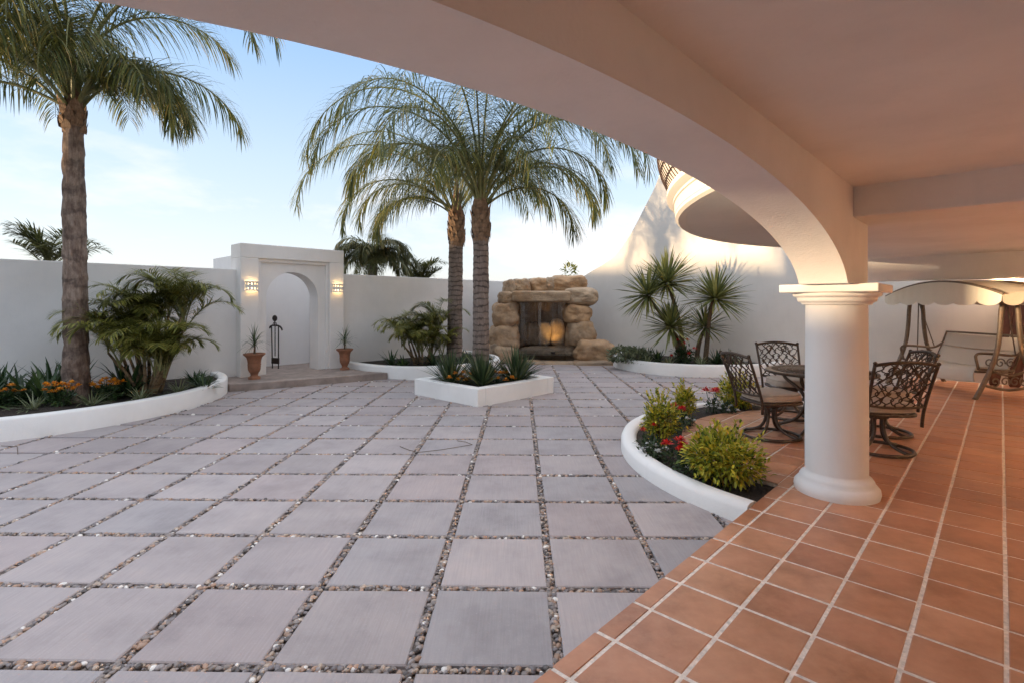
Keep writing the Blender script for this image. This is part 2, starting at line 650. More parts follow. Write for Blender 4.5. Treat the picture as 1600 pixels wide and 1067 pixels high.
mb = MB()
rng = random.Random(3)
for i in range(-26, 14):
    for j in range(-8, 26):
        c = G(i + .5, j + .5)
        u_, n_ = un(c)
        if n_ < -11.4 or n_ > -.8 or u_ > 13.2 or u_ < -8.5:
            continue
        h = rng.uniform(-.003, .003)
        g = JW / 2
        ins = .006
        o = [G(i, j), G(i + 1, j), G(i + 1, j + 1), G(i, j + 1)]
        ex = (o[1] - o[0]).normalized()
        ey = (o[3] - o[0]).normalized()
        jit = [rng.uniform(-.004, .004) for _ in range(8)]
        sg = [(1, 1), (-1, 1), (-1, -1), (1, -1)]
        bot = []
        top = []
        for k in range(4):
            q = o[k] + ex * (sg[k][0] * g + jit[k]) + ey * (sg[k][1] * g + jit[k + 4])
            bot.append((q.x, q.y, -.03))
            bot_r = (q.x, q.y, -.006 + h)
            t = q + ex * sg[k][0] * ins + ey * sg[k][1] * ins
            top.append((bot_r, (t.x, t.y, h + rng.uniform(-.001, .001))))
        vsx = bot + [t[0] for t in top] + [t[1] for t in top]
        fs = [(k, (k + 1) % 4, 4 + (k + 1) % 4, 4 + k) for k in range(4)] + [(4 + k, 4 + (k + 1) % 4, 8 + (k + 1) % 4, 8 + k) for k in range(4)] + [(8, 9, 10, 11)]
        mb.add(vsx, fs)
struct(mb.build('paving', M['paver']))

# pebbles in the joints
DC = Vector((3.7, 5.25, 0))          # centre of the round end of the terrace


def open_ground(p):
    u_, n_ = un(p)
    if n_ > -1.33 or n_ < -11.2 or u_ > 12.9:
        return False
    if (p - DC).length < 2.5:
        return False
    if 5.4 < u_ < 7.35 and -7.55 < n_ < -5.85:
        return False
    d = n_ + 11.25
    if ((u_ - .55) / 2.85) ** 2 + (d / 2.85) ** 2 < 1:
        return False
    e = 12.95 - u_
    if ((n_ + 5.75) / 2.05) ** 2 + (e / 2.25) ** 2 < 1:
        return False
    if 3.2 < u_ < 6.2 and d < 1.5:
        return False
    return True


def pebbles():
    rg = np.random.default_rng(5)
    P = []
    for axis in (0, 1):
        for k in range(-26, 16):
            for s in range(-8, 26):
                mid_ = G(k, s + .5) if axis == 0 else G(s + .5, k)
                y, x = mid_.y, mid_.x
                if y < 1.2 or y > 14 or abs(x) > y * 1.02 + .8:
                    continue
                den = 150 if y < 4 else (95 if y < 6.5 else (55 if y < 9.5 else 34))
                r0 = .011 if y < 4 else (.0135 if y < 6.5 else (.0165 if y < 9.5 else .02))
                cnt = int(den * .65)
                for _ in range(cnt):
                    a = rg.random()
                    off = (rg.random() - .5) * (JW - .012)
                    q = G(k, s + a) if axis == 0 else G(s + a, k)
                    q = q + (Vector((math.cos(GA), -math.sin(GA), 0)) if axis == 0 else Vector((math.sin(GA), math.cos(GA), 0))) * off
                    if open_ground(q):
                        P.append((q.x, q.y, r0 * rg.uniform(.65, 1.7)))
    P = np.array(P)
    near = P[:, 1] < 3.6
    out = []
    for sub, sel in ((1, near), (0, ~near)):
        Q = P[sel]
        V = np.array(ICO[sub][0])
        F = np.array(ICO[sub][1])
        n = len(Q)
        sc3 = np.stack([rg.uniform(.8, 1.35, n), rg.uniform(.65, 1.0, n), rg.uniform(.45, .75, n)], 1) * Q[:, 2:3]
        ang = rg.uniform(0, 2 * PI, n)
        vv = V[None] * sc3[:, None]
        vv = vv * (1 + rg.uniform(-.1, .1, vv.shape))
        ca, sa = np.cos(ang)[:, None], np.sin(ang)[:, None]
        xx = vv[..., 0] * ca - vv[..., 1] * sa + Q[:, 0:1]
        yy = vv[..., 0] * sa + vv[..., 1] * ca + Q[:, 1:2]
        zz_ = vv[..., 2] + (-.012 + rg.uniform(0, .008, n))[:, None]
        out.append((np.stack([xx, yy, zz_], -1).reshape(-1, 3), (F[None] + (np.arange(n) * len(V))[:, None, None]).reshape(-1, 3)))
    v0, f0 = out[0]
    v1, f1 = out[1]
    return np.vstack([v0, v1]), np.vstack([f0, f1 + len(v0)])


pv, pf = pebbles()
me = bpy.data.meshes.new('pebbles')
me.vertices.add(len(pv))
me.vertices.foreach_set('co', pv.ravel())
me.loops.add(len(pf) * 3)
me.loops.foreach_set('vertex_index', pf.ravel().astype(np.int32))
me.polygons.add(len(pf))
me.polygons.foreach_set('loop_start', np.arange(0, len(pf) * 3, 3, dtype=np.int32))
me.polygons.foreach_set('loop_total', np.full(len(pf), 3, dtype=np.int32))
me.polygons.foreach_set('use_smooth', np.ones(len(pf), dtype=bool))
me.update(calc_edges=True)
me.materials.append(M['pebble'])
po = bpy.data.objects.new('pebbles', me)
col.objects.link(po)
struct(po, 'stuff')

# ---------------------------------------------------------------- terrace floor
TN0, TNP = -1.217, .308
TU0, TUP = 2.564, .3185
GR = .019
GN = .0175


def clip_poly(poly, inside, inter):
    out = []
    for i in range(len(poly)):
        a, b = poly[i], poly[(i + 1) % len(poly)]
        ia, ib = inside(a), inside(b)
        if ia:
            out.append(a)
        if ia != ib:
            out.append(inter(a, b))
    return out


CU, CN = un(DC)
circ = [(CU + 1.865 * math.cos(2 * PI * k / 72), CN + 1.865 * math.sin(2 * PI * k / 72)) for k in range(72)]


def clip_circle(poly):
    for k in range(72):
        a, b = circ[k], circ[(k + 1) % 72]
        ex, ey = b[0] - a[0], b[1] - a[1]

        def side(p):
            return ex * (p[1] - a[1]) - ey * (p[0] - a[0])

        def it(p, q):
            s1, s2 = side(p), side(q)
            t = s1 / (s1 - s2)
            return (p[0] + (q[0] - p[0]) * t, p[1] + (q[1] - p[1]) * t)
        poly = clip_poly(poly, lambda p: side(p) >= 0, it)
        if len(poly) < 3:
            return []
    return poly


mb = MB()
rng = random.Random(11)


def add_tile(poly):
    c = (sum(p[0] for p in poly) / len(poly), sum(p[1] for p in poly) / len(poly))
    h = .14 + rng.uniform(-.0012, .0012)
    tx, ty = rng.uniform(-.004, .004), rng.uniform(-.004, .004)
    n = len(poly)
    bot = [W(p[0], p[1], .125) for p in poly]
    edge = [W(p[0], p[1], h - .004) for p in poly]
    top = []
    for p in poly:
        d = Vector((c[0] - p[0], c[1] - p[1]))
        if d.length > 0:
            d = d.normalized() * .006
        q = (p[0] + d.x, p[1] + d.y)
        top.append(W(q[0], q[1], h + (q[0] - c[0]) * tx + (q[1] - c[1]) * ty))
    fs = [(k + n, (k + 1) % n + n, (k + 1) % n, k) for k in range(n)] + [(2 * n + k, 2 * n + (k + 1) % n, n + (k + 1) % n, n + k) for k in range(n)] + [tuple(range(2 * n, 3 * n))[::-1]]
    mb.add(bot + edge + top, fs)


def area(poly):
    return abs(sum(poly[i][0] * poly[(i + 1) % len(poly)][1] - poly[(i + 1) % len(poly)][0] * poly[i][1] for i in range(len(poly)))) / 2


us = [TU0 + k * TUP for k in range(-24, 34)]
ns = [-1.312, TN0] + [TN0 + k * TNP for k in range(1, 14)]
for a in us:
    if a + TUP > 13.2:
        continue
    b = min(a + TUP, 12.93)
    for k in range(len(ns) - 1):
        n0, n1 = ns[k], ns[k + 1]
        jt = rng.uniform(-.0015, .0015)
        q = [(a + GR / 2, n0 + (GN / 2 if k else 0)), (b - GR / 2, n0 + (GN / 2 if k else 0)), (b - GR / 2, n1 - GN / 2), (a + GR / 2, n1 - GN / 2)]
        q = [(x + jt, y + jt) for x, y in q]
        add_tile(q)
    for k in range(8):
        n1 = -1.312 - k * TNP
        n0 = n1 - TNP
        q = clip_circle([(a + GR / 2, n0 + GN / 2), (b - GR / 2, n0 + GN / 2), (b - GR / 2, n1 - GN / 2), (a + GR / 2, n1 - GN / 2)])
        if q and area(q) > .002:
            add_tile(q)
ft = struct(mb.build('floor', M['tile']))

mb = MB()
mb.prism([W(p[0], p[1]).xy for p in [(-6, -1.308), (-6, 2.6), (12.95, 2.6), (12.95, -1.308)]], -.03, .1355)
mb.prism([W(p[0], p[1]).xy for p in circ], -.028, .1345)
struct(mb.build('floor_slab', M['grout']))

# ---------------------------------------------------------------- walls


def catmull(pts, k=6):
    out = []
    P = [pts[0]] + list(pts) + [pts[-1]]
    for i in range(1, len(P) - 2):
        p0, p1, p2, p3 = [Vector(p) for p in P[i - 1:i + 3]]
        for s in range(k):
            t = s / k
            out.append(.5 * ((2 * p1) + (p2 - p0) * t + (2 * p0 - 5 * p1 + 4 * p2 - p3) * t * t + (3 * p1 - p0 - 3 * p2 + p3) * t ** 3))
    out.append(Vector(pts[-1]))
    return out


def profile_wall(name, prof, n_of, u0, u1, mat, base=-.05):
    """wall standing along n with a top profile [(n, z)]"""
    m_ = MB()
    k = len(prof)
    vs_ = []
    for n_, z_ in prof:
        vs_ += [W(u0, n_, base), W(u1, n_, base), W(u0, n_, z_), W(u1, n_, z_)]
    fs = []
    for i in range(k - 1):
        a, b = i * 4, i * 4 + 4
        fs += [(a, b, b + 2, a + 2), (b + 1, a + 1, a + 3, b + 3), (a + 2, b + 2, b + 3, a + 3)]
    fs += [(0, 2, 3, 1), ((k - 1) * 4, (k - 1) * 4 + 1, (k - 1) * 4 + 3, (k - 1) * 4 + 2)]
    m_.add(vs_, fs)
    return m_.build(name, mat, smooth=30)


mb = MB()
mb.box(-11.5, -11.25, -9, 3.72, -.05, 2.3)
tag(mb.build('garden_wall', M['wall'], rotz=ROTZ, bevel=.012), 'long white stucco garden wall left of the arched gate, behind the tall palm and areca', 'wall')
mb = MB()
mb.box(-11.5, -11.25, 5.90, 13.2, -.05, 2.3)
tag(mb.build('garden_wall', M['wall'], rotz=ROTZ, bevel=.012), 'white stucco garden wall between the arched gate and the rock fountain', 'wall')

prof = catmull([(-11.25, 2.3), (-10.4, 2.3), (-9.6, 2.34), (-9.05, 2.56), (-8.28, 2.94), (-7.71, 3.52), (-7.18, 4.35), (-6.89, 4.84), (-6.62, 5.5), (-6.4, 6.3), (-6.2, 7.2)], 5) + [Vector((3.2, 7.2))]
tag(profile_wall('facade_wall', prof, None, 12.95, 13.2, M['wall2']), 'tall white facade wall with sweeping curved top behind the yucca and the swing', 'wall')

# ---------------------------------------------------------------- gate portal


def arch_pts(tc, rad, zs, k=28):
    return [(tc + rad * math.cos(PI * i / k), zs + rad * math.sin(PI * i / k)) for i in range(k + 1)]     # right to left


def arch_panel(m_, t0, t1, z0, z1, tc, rad, zs, nf, nb):
    """slab in (t, z) with an arched opening; front at n = nf, back at n = nb; local x = n, y = t"""
    ap = arch_pts(tc, rad, zs)
    for nn, flip in ((nf, False), (nb, True)):
        quads = []
        quads.append([(tc + rad, z0), (t1, z0), (t1, zs), (tc + rad, zs)])
        quads.append([(t0, z0), (tc - rad, z0), (tc - rad, zs), (t0, zs)])
        k = len(ap)
        for i in range(k - 1):
            a, b = ap[i], ap[i + 1]

            def outer(i_):
                th = PI * i_ / (k - 1)
                dx, dz = math.cos(th), math.sin(th)
                best = 1e9
                if dx > 1e-6:
                    best = min(best, (t1 - tc) / dx)
                if dx < -1e-6:
                    best = min(best, (t0 - tc) / dx)
                if dz > 1e-6:
                    best = min(best, (z1 - zs) / dz)
                return (tc + dx * best, zs + dz * best)
            quads.append([a, outer(i), outer(i + 1), b])
        # the two top corners
        import_c = [(t1, z1), (t0, z1)]
        for q in quads:
            v_ = [(nn, p[0], p[1]) for p in q]
            m_.add(v_, [(0, 1, 2, 3) if not flip else (3, 2, 1, 0)])
        for ct, cz in import_c:
            ang = math.atan2(cz - zs, ct - tc)
            i_ = ang / PI * (k - 1)
            i0, i1 = int(math.floor(i_)), int(math.floor(i_)) + 1

            def outer2(i__):
                th = PI * i__ / (k - 1)
                dx, dz = math.cos(th), math.sin(th)
                best = 1e9
                if dx > 1e-6:
                    best = min(best, (t1 - tc) / dx)
                if dx < -1e-6:
                    best = min(best, (t0 - tc) / dx)
                if dz > 1e-6:
                    best = min(best, (z1 - zs) / dz)
                return (tc + dx * best, zs + dz * best)
            a, b = outer2(i0), outer2(i1)
            v_ = [(nn, a[0], a[1]), (nn, ct, cz), (nn, b[0], b[1])]
            m_.add(v_, [(0, 1, 2) if not flip else (2, 1, 0)])
    # reveal
    path = [(tc + rad, z0)] + ap + [(tc - rad, z0)]
    vs_ = []
    for p in path:
        vs_ += [(nf, p[0], p[1]), (nb, p[0], p[1])]
    m_.add(vs_, [(2 * i, 2 * i + 1, 2 * i + 3, 2 * i + 2) for i in range(len(path) - 1)])


gate = thing('gate_portal', 'white stucco gate portal with arched niche and stepped frame', 'portal', W(4.8, -11.25, .0), ROTZ)
gp = Vector((11.25, -4.8, 0))       # local = (n + 11.25, t - 4.8)
mb = MB()
NF = .25
for a, b in ((3.69 - 4.8, 4.04 - 4.8), (5.57 - 4.8, 5.92 - 4.8)):
    mb.box(-.3, NF, a, b, -.05, 2.53)
mb.box(-.3, NF, 3.69 - 4.8, 5.92 - 4.8, 2.53, 2.82)
mb.build('portal_wall', M['wall'], gate, bevel=.012)
mb = MB()
mb.box(-.3, NF - .045, 4.04 - 4.8, 4.11 - 4.8, -.05, 2.46)
mb.box(-.3, NF - .045, 5.50 - 4.8, 5.57 - 4.8, -.05, 2.46)
mb.box(-.3, NF - .045, 4.04 - 4.8, 5.57 - 4.8, 2.46, 2.53)
mb.build('stepped_frame', M['wall'], gate, bevel=.008)
mb = MB()
arch_panel(mb, 4.11 - 4.8, 5.50 - 4.8, -.05, 2.46, -.02, .56, 1.72, NF - .09, -.25)
mb.build('arch_surround', M['wall'], gate)
mb = MB()
mb.box(-1.45, -1.25, -1.105, 1.0, -.05, 2.6)
mb.box(-1.45, -1.25, 1.0, 2.4, -.05, 2.2)
mb.box(-1.25, -.3, -1.105, -.9, -.05, 2.6)
mb.box(-1.25, -.255, 2.2, 2.4, -.05, 2.2)
mb.build('porch_wall', M['porch'], gate, bevel=.01)

# platform in front of the gate
mb = MB()
plat = [(3.25, -1.3), (3.25, 1.0), (3.62, 1.17), (4.4, 1.36), (5.4, 1.57), (6.12, 1.76), (5.93, 1.2), (5.93, -.27), (7.0, -.27), (7.0, -1.3)]
mb.prism([(p[1], p[0]) for p in plat][::-1], -.03, .14)
struct(mb.build('step_platform', M['platform'], loc=W(0, -11.25, 0), rotz=ROTZ, bevel=.015))

# ---------------------------------------------------------------- planters


def curb_mesh(outer, inner, z1, closed=False, round_=.03):
    """wall between two polylines, rounded top; lists of xy"""
    m_ = MB()
    n = len(outer)
    vs_ = []
    for o, i in zip(outer, inner):
        o = Vector(o)
        i = Vector(i)
        d = (i - o)
        L = d.length
        d.normalize()
        for q, z_ in ((o, -.03), (o, z1 - round_), (o + d * round_ * .3, z1 - round_ * .3), (o + d * round_, z1), (i - d * round_, z1), (i - d * round_ * .3, z1 - round_ * .3), (i, z1 - round_), (i, -.03)):
            vs_.append((q.x, q.y, z_))
    fs = []
    for a in range(n if closed else n - 1):
        b = (a + 1) % n
        for k_ in range(7):
            fs.append((a * 8 + k_, b * 8 + k_, b * 8 + k_ + 1, a * 8 + k_ + 1))
    if not closed:
        fs.append(tuple(range(8)))
        fs.append(tuple(range((n - 1) * 8, n * 8))[::-1])
    m_.add(vs_, fs)
    return m_


def soil_mesh(poly, z_, amp=.03):
    m_ = MB()
    c = Vector((sum(p[0] for p in poly) / len(poly), sum(p[1] for p in poly) / len(poly)))
    rings = 7
    n = len(poly)
    vs_ = [(c.x, c.y, z_ + amp)]
    for r_ in range(1, rings + 1):
        for p in poly:
            q = c + (Vector(p) - c) * (r_ / rings)
            vs_.append((q.x, q.y, z_ + amp * mnoise.noise((q.x * 3, q.y * 3, 0)) + amp * (1 - r_ / rings)))
    fs = [(0, 1 + i, 1 + (i + 1) % n) for i in range(n)]
    for r_ in range(rings - 1):
        for i in range(n):
            a, b = 1 + r_ * n + i, 1 + r_ * n + (i + 1) % n
            fs.append((a, a + n, b + n, b))
    m_.add(vs_, fs)
    return m_


def half_ellipse(c, a0, a1, d, k=44, p=2.0):
    """points (along, depth)"""
    out = []
    for i in range(k + 1):
        th = PI * i / k
        x = math.cos(th)
        q = p if x < 0 else 2.0
        l = (abs(x) ** q + math.sin(th) ** q) ** (-1 / q)
        out.append((c + (a1 if x > 0 else a0) * x * l, d * math.sin(th) * l))
    return out


def wall_bed(label, c, a0, a1, d, conv, org, z1=.27, th=.16, zs=.2, pw=2.0):
    t_ = thing('curved_planter', label, 'planter', org, ROTZ, 'curved white planters along the walls')
    o = [conv(*p) for p in half_ellipse(c, a0, a1, d, p=pw)]
    i = [conv(*p) for p in half_ellipse(c, a0 - th, a1 - th, d - th, p=pw)]
    curb_mesh(o, i, z1).build('curb', M['curb'], t_, smooth=50)
    soil_mesh([conv(*p) for p in half_ellipse(c, a0 - th + .01, a1 - th + .01, d - th + .01, p=pw)], zs).build('soil', M['soil'], t_, smooth=60)
    return t_


wall_bed('curved white curb planter at the left wall holding the tall palm and areca', 0, 2.85, 2.85, 2.85, lambda a, d: (d, a), W(.55, -11.25))
wall_bed('curved white curb planter between the gate step and the rock fountain', 0, 2.14, 1.75, 2.65, lambda a, d: (d, a), W(8.1, -11.25), pw=3.2)
wall_bed('curved white curb planter holding the yucca tree against the facade', 0, 2.05, 2.05, 2.25, lambda a, d: (a, -d), W(12.95, -5.75))

# square planter turned like a diamond
t_ = thing('square_planter', 'low white square planter turned cornerwise around the ringed palm', 'planter', W(6.36, -6.73), ROTZ)
ox, oy, th = .83, .94, .17
outer = [(-ox, -oy), (ox, -oy), (ox, oy), (-ox, oy)]
mb = MB()
mb.box(-ox, ox, -oy, -oy + th, -.03, .28)
mb.box(-ox, ox, oy - th, oy, -.03, .28)
mb.box(-ox, -ox + th, -oy + th, oy - th, -.03, .28)
mb.box(ox - th, ox, -oy + th, oy - th, -.03, .28)
mb.build('curb', M['curb'], t_, bevel=.012)
p4 = []
for k in range(4):
    a = [(-ox + th, -oy + th), (ox - th, -oy + th), (ox - th, oy - th), (-ox + th, oy - th)]
    for s in range(6):
        q = Vector(a[k]).lerp(Vector(a[(k + 1) % 4]), s / 6)
        p4.append((q.x, q.y))
soil_mesh(p4, .215).build('soil', M['soil'], t_, smooth=60)

# arc planter round the end of the terrace
t_ = thing('curved_planter', 'curved white curb planter of golden shrubs around the terracotta terrace end', 'planter', DC, 0, 'curved white planters along the walls')
angs = [R(217.5 - (217.5 - 56) * i / 60) for i in range(61)]
o = [(2.53 * math.cos(a), 2.53 * math.sin(a)) for a in angs]
i_ = [(2.36 * math.cos(a), 2.36 * math.sin(a)) for a in angs]
curb_mesh(o, i_, .155, round_=.055).build('curb', M['curb'], t_, smooth=60)
sp_ = [(2.37 * math.cos(a), 2.37 * math.sin(a)) for a in angs]
si_ = [(1.872 * math.cos(a), 1.872 * math.sin(a)) for a in angs]
m_ = MB()
vs_ = []
for a, b in zip(sp_, si_):
    for s in range(6):
        q = Vector(a).lerp(Vector(b), s / 5)
        vs_.append((q.x, q.y, .10 + .025 * mnoise.noise((q.x * 4, q.y * 4, 1))))
m_.add(vs_, [(x * 6 + y, x * 6 + y + 1, x * 6 + y + 7, x * 6 + y + 6) for x in range(60) for y in range(5)])
m_.build('soil', M['soil'], t_, smooth=60)

# ---------------------------------------------------------------- portico
UC, NC = 4.649, -.935
CZ = 2.448
port = thing('portico', 'white portico with flattened arch, flat ceiling and cross beams over the tiles', 'portico', (0, 0, 0), ROTZ)
# arched wall
mb = MB()
TB, NBH = .155, 3.15
cc_, aa, zb, bb = -2.9, 2.52, 1.65, .588
sof = []
K = 64
x1 = aa * math.sqrt(1 - ((1.745 - zb) / bb) ** 2)
for k in range(K + 1):
    x = x1 * math.cos(PI * k / K)
    sof.append((cc_ + x, zb + bb * math.sqrt(max(0, 1 - (x / aa) ** 2))))
path = [(.33, 1.745)] + sof + [(2 * cc_ - .33, 1.745)]
vs_ = []
for t, z_ in path:
    for nn in (NC - TB, NC + TB):
        vs_.append((nn, UC + t, z_))
        vs_.append((nn, UC + t, NBH))
k = len(path)
fs = []
for a in range(k - 1):
    p, q = a * 4, a * 4 + 4
    fs += [(p, p + 1, q + 1, q), (p + 2, q + 2, q + 3, p + 3), (p, q, q + 2, p + 2), (p + 1, p + 3, q + 3, q + 1)]
fs += [(0, 2, 3, 1), ((k - 1) * 4, (k - 1) * 4 + 1, (k - 1) * 4 + 3, (k - 1) * 4 + 2)]
mb.add(vs_, fs)
mb.build('arched_wall', M['ceil'], port, smooth=35)
# ceiling
mb = MB()
poly = [(NC - TB + .004, -6), (2.6, -6), (2.6, 11.95), (-2.3, 11.95), (-1.6, 8.6), (NC - TB + .004, UC + .3)]
mb.prism(poly, CZ, CZ + .18)
mb.build('ceiling', M['ceil'], port)
mb = MB()
mb.box(NC + TB - .002, 2.6, UC - .235, UC + .30, 2.227, CZ + .02)
mb.build('cross_beam', M['ceil'], port, bevel=.012)
mb = MB()
mb.box(-2.297, 2.6, 11.65, 11.947, 2.02, CZ + .02)
mb.build('end_beam', M['ceil'], port, bevel=.012)
mb = MB()
mb.box(NC + TB - .002, 2.6, UC - 5.8 - .3, UC - 5.8 + .3, 2.227, CZ + .02)
mb.build('cross_beam', M['ceil'], port, bevel=.012)
mb = MB()
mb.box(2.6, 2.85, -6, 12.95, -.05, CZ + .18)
mb.build('house_wall', M['wall2'], port)

# column


def make_column(label, loc):
    t_ = thing('column', label, 'column', loc, ROTZ)
    m_ = MB()
    m_.lathe([(0, 0), (.285, 0), (.292, .03), (.288, .06), (.268, .085), (.255, .092), (.252, .115), (.238, .135), (.217, .150), (.213, .165)], 48)
    m_.build('column_base', M['colm'], t_, smooth=60)
    m_ = MB()
    m_.lathe([(.213, .16), (.213, .5), (.211, 1.0), (.208, 1.45), (.208, 1.47)], 48)
    m_.build('shaft', M['colm'], t_, smooth=60)
    m_ = MB()
    m_.lathe([(.20, 1.452), (.235, 1.452), (.238, 1.47), (.262, 1.475), (.268, 1.50), (.268, 1.51), (.292, 1.514), (.298, 1.53), (.298, 1.548), (.2, 1.548)], 48)
    m_.box(-.32, .32, -.32, .32, 1.545, 1.606)
    m_.build('capital', M['colm'], t_, smooth=35, bevel=.008)
    return t_


make_column('round white column with square capital at the edge of the terracotta terrace', W(UC, NC, .14))
c2_ = dup([o for o in col.objects if o.name == 'column'][0], W(UC - 5.8, NC, .14), ROTZ, 'round white column at the near end of the arch behind the viewer')

# ---------------------------------------------------------------- balcony
bal = thing('balcony', 'round white balcony with moulded rim and brown lattice railing over the terrace', 'balcony', (5.5, 4.1, 0))
a0, a1 = R(75), R(215)
mb = MB()
mb.lathe([(0.01, 2.475), (3.93, 2.475)], 90, a0=a0, a1=a1)
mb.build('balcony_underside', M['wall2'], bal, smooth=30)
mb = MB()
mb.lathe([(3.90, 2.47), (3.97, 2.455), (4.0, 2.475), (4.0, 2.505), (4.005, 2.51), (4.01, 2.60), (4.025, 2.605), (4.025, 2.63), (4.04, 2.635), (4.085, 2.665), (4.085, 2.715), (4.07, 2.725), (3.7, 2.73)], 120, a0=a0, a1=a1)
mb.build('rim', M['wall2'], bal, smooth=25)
mb = MB()
rows = 8


def bulge(f):
    return 3.99 + .19 * math.sin(PI * min(1, f * .92 + .04)) ** .8


for r_ in range(rows + 1):
    f = r_ / rows
    z_ = 2.735 + .78 * f
    rr = bulge(f)
    mb.tube([(rr * math.cos(a0 + (a1 - a0) * i / 130), rr * math.sin(a0 + (a1 - a0) * i / 130), z_) for i in range(131)], .008, 4, cap=False)
nr = int(4.1 * (a1 - a0) / .10)
for i in range(nr + 1):
    a = a0 + (a1 - a0) * i / nr
    mb.tube([(bulge(f / 8) * math.cos(a), bulge(f / 8) * math.sin(a), 2.735 + .78 * f / 8) for f in range(9)], .008, 4, cap=False)
lr_ = mb.build('lattice_railing', M['lattice'], bal, smooth=60)
mb = MB()
mb.lathe([(bulge(f / 16) - .002, 2.735 + .78 * f / 16) for f in range(17)], 130, a0=a0, a1=a1)
mb.build('parapet', M['wall2'], lr_, smooth=60)

# ---------------------------------------------------------------- unseen house added on the left, shaped to shade the court
# local x = towards the court, local y = across the sun
HOUSE = Vector((-25.5, -.2, 0))
nh = thing('shade_house', 'white house with tiled roof added out of view beyond the left garden wall to shade the court', 'house', HOUSE, math.atan2(-SH.y, -SH.x))
LOWROOF = 3.86
mb = MB()
mb.box(-3, 3, -2.6, 14, -.05, 3.7)
mb.box(-3, 3, -14, -2.6, -.05, 3.25)
mb.build('house_wall', M['wall2'], nh)
mb = MB()
mb.add([(-3.3, -2.7, 3.7), (3.3, -2.7, 3.7), (3.3, 14.3, 3.7), (-3.3, 14.3, 3.7), (0, -2.7, 5.22), (0, 13, 5.22)], [(0, 1, 4), (1, 2, 5, 4), (2, 3, 5), (3, 0, 4, 5), (3, 2, 1, 0)])
mb.build('roof', M['roofclay'], nh)
mb = MB()
mb.add([(-3.3, -14.3, 3.25), (3.3, -14.3, 3.25), (3.3, -2.75, 3.25), (-3.3, -2.75, 3.25), (0, -13, LOWROOF), (0, -2.75, LOWROOF)], [(0, 1, 4), (1, 2, 5, 4), (2, 3, 5), (3, 0, 4, 5), (3, 2, 1, 0)])
mb.build('roof', M['roofclay'], nh)
for y in (-12, -9, -6, .5, 4, 7.5, 11):
    mb = MB()
    mb.box(3.0, 3.03, y - .6, y + .6, 1.0, 2.3)
    mb.build('window', M['glass'], nh)

# ---------------------------------------------------------------- palms


def frond(parent, rng, az, e0, e1, L, nl, ll, drop, mat, base=(0, 0, 0), lw=.026, pet=.16, swing=0.0, rr=.02, plume=.5, pw=1.35, name='frond', seg=4):
    m_ = MB()
    N = 26
    p = Vector(base)
    pts = [p.copy()]
    tan = []
    for i in range(N):
        s = i / (N - 1)
        e = e0 + (e1 - e0) * s ** pw
        a = az + swing * s * s
        d = Vector((math.cos(a) * math.cos(e), math.sin(a) * math.cos(e), math.sin(e)))
        tan.append(d)
        p = p + d * (L / N)
        pts.append(p.copy())
    tan.append(tan[-1])
    m_.tube(pts, [rr * (1 - .85 * i / N) for i in range(N + 1)], 6, 0)
    for k in range(nl):
        s = pet + (1 - pet) * (k + rng.random()) / nl
        x = s * N
        i = min(int(x), N - 1)
        q = pts[i].lerp(pts[i + 1], x - i)
        T = tan[i]
        S = T.cross(Z)
        if S.length < .1:
            S = Vector((-math.sin(az), math.cos(az), 0))
        S.normalize()
        U_ = S.cross(T)
        env = min(1, .45 + 2.2 * (s - pet)) * (1 - .62 * max(0, (s - .45) / .55) ** 1.6)
        for sg in (-1, 1):
            fw = .35 + .65 * s + rng.uniform(-.12, .12)
            d = S * sg * (1.0 - .25 * s) + T * fw + U_ * rng.uniform(-plume * .6, plume)
            m_.blade(q + S * sg * rr * .5, d, ll * env * rng.uniform(.8, 1.12), lw * rng.uniform(.8, 1.2), drop * rng.uniform(.7, 1.3), seg, 1, base=.55, shape=.3)
    return m_.build(name, [M['rachis'], mat], parent)


def ring_trunk(m_, h, r0, r1, ring, lean=(0, 0), flare=.25, n=22, rng=None, mi=0, jag=.05):
    steps = int(h / .1 * 3)
    prof = []
    vs_ = []
    k = 0
    for i in range(steps + 1):
        z_ = h * i / steps
        r_ = r0 + (r1 - r0) * (z_ / h)
        r_ *= 1 + flare * math.exp(-z_ / .25)
        fr_ = (z_ / ring) % 1
        r_ *= 1.03 - .065 * fr_
        for j in range(n):
            a = 2 * PI * j / n
            rr = r_ * (1 + jag * mnoise.noise((math.cos(a) * 1.7, math.sin(a) * 1.7, z_ * 5)))
            vs_.append((lean[0] * z_ / h + rr * math.cos(a), lean[1] * z_ / h + rr * math.sin(a), z_ + .012 * mnoise.noise((math.cos(a) * 2, math.sin(a) * 2, z_ * 2))))
    fs = [(i * n + j, i * n + (j + 1) % n, (i + 1) * n + (j + 1) % n, (i + 1) * n + j) for i in range(steps) for j in range(n)]
    m_.add(vs_, fs, mi)


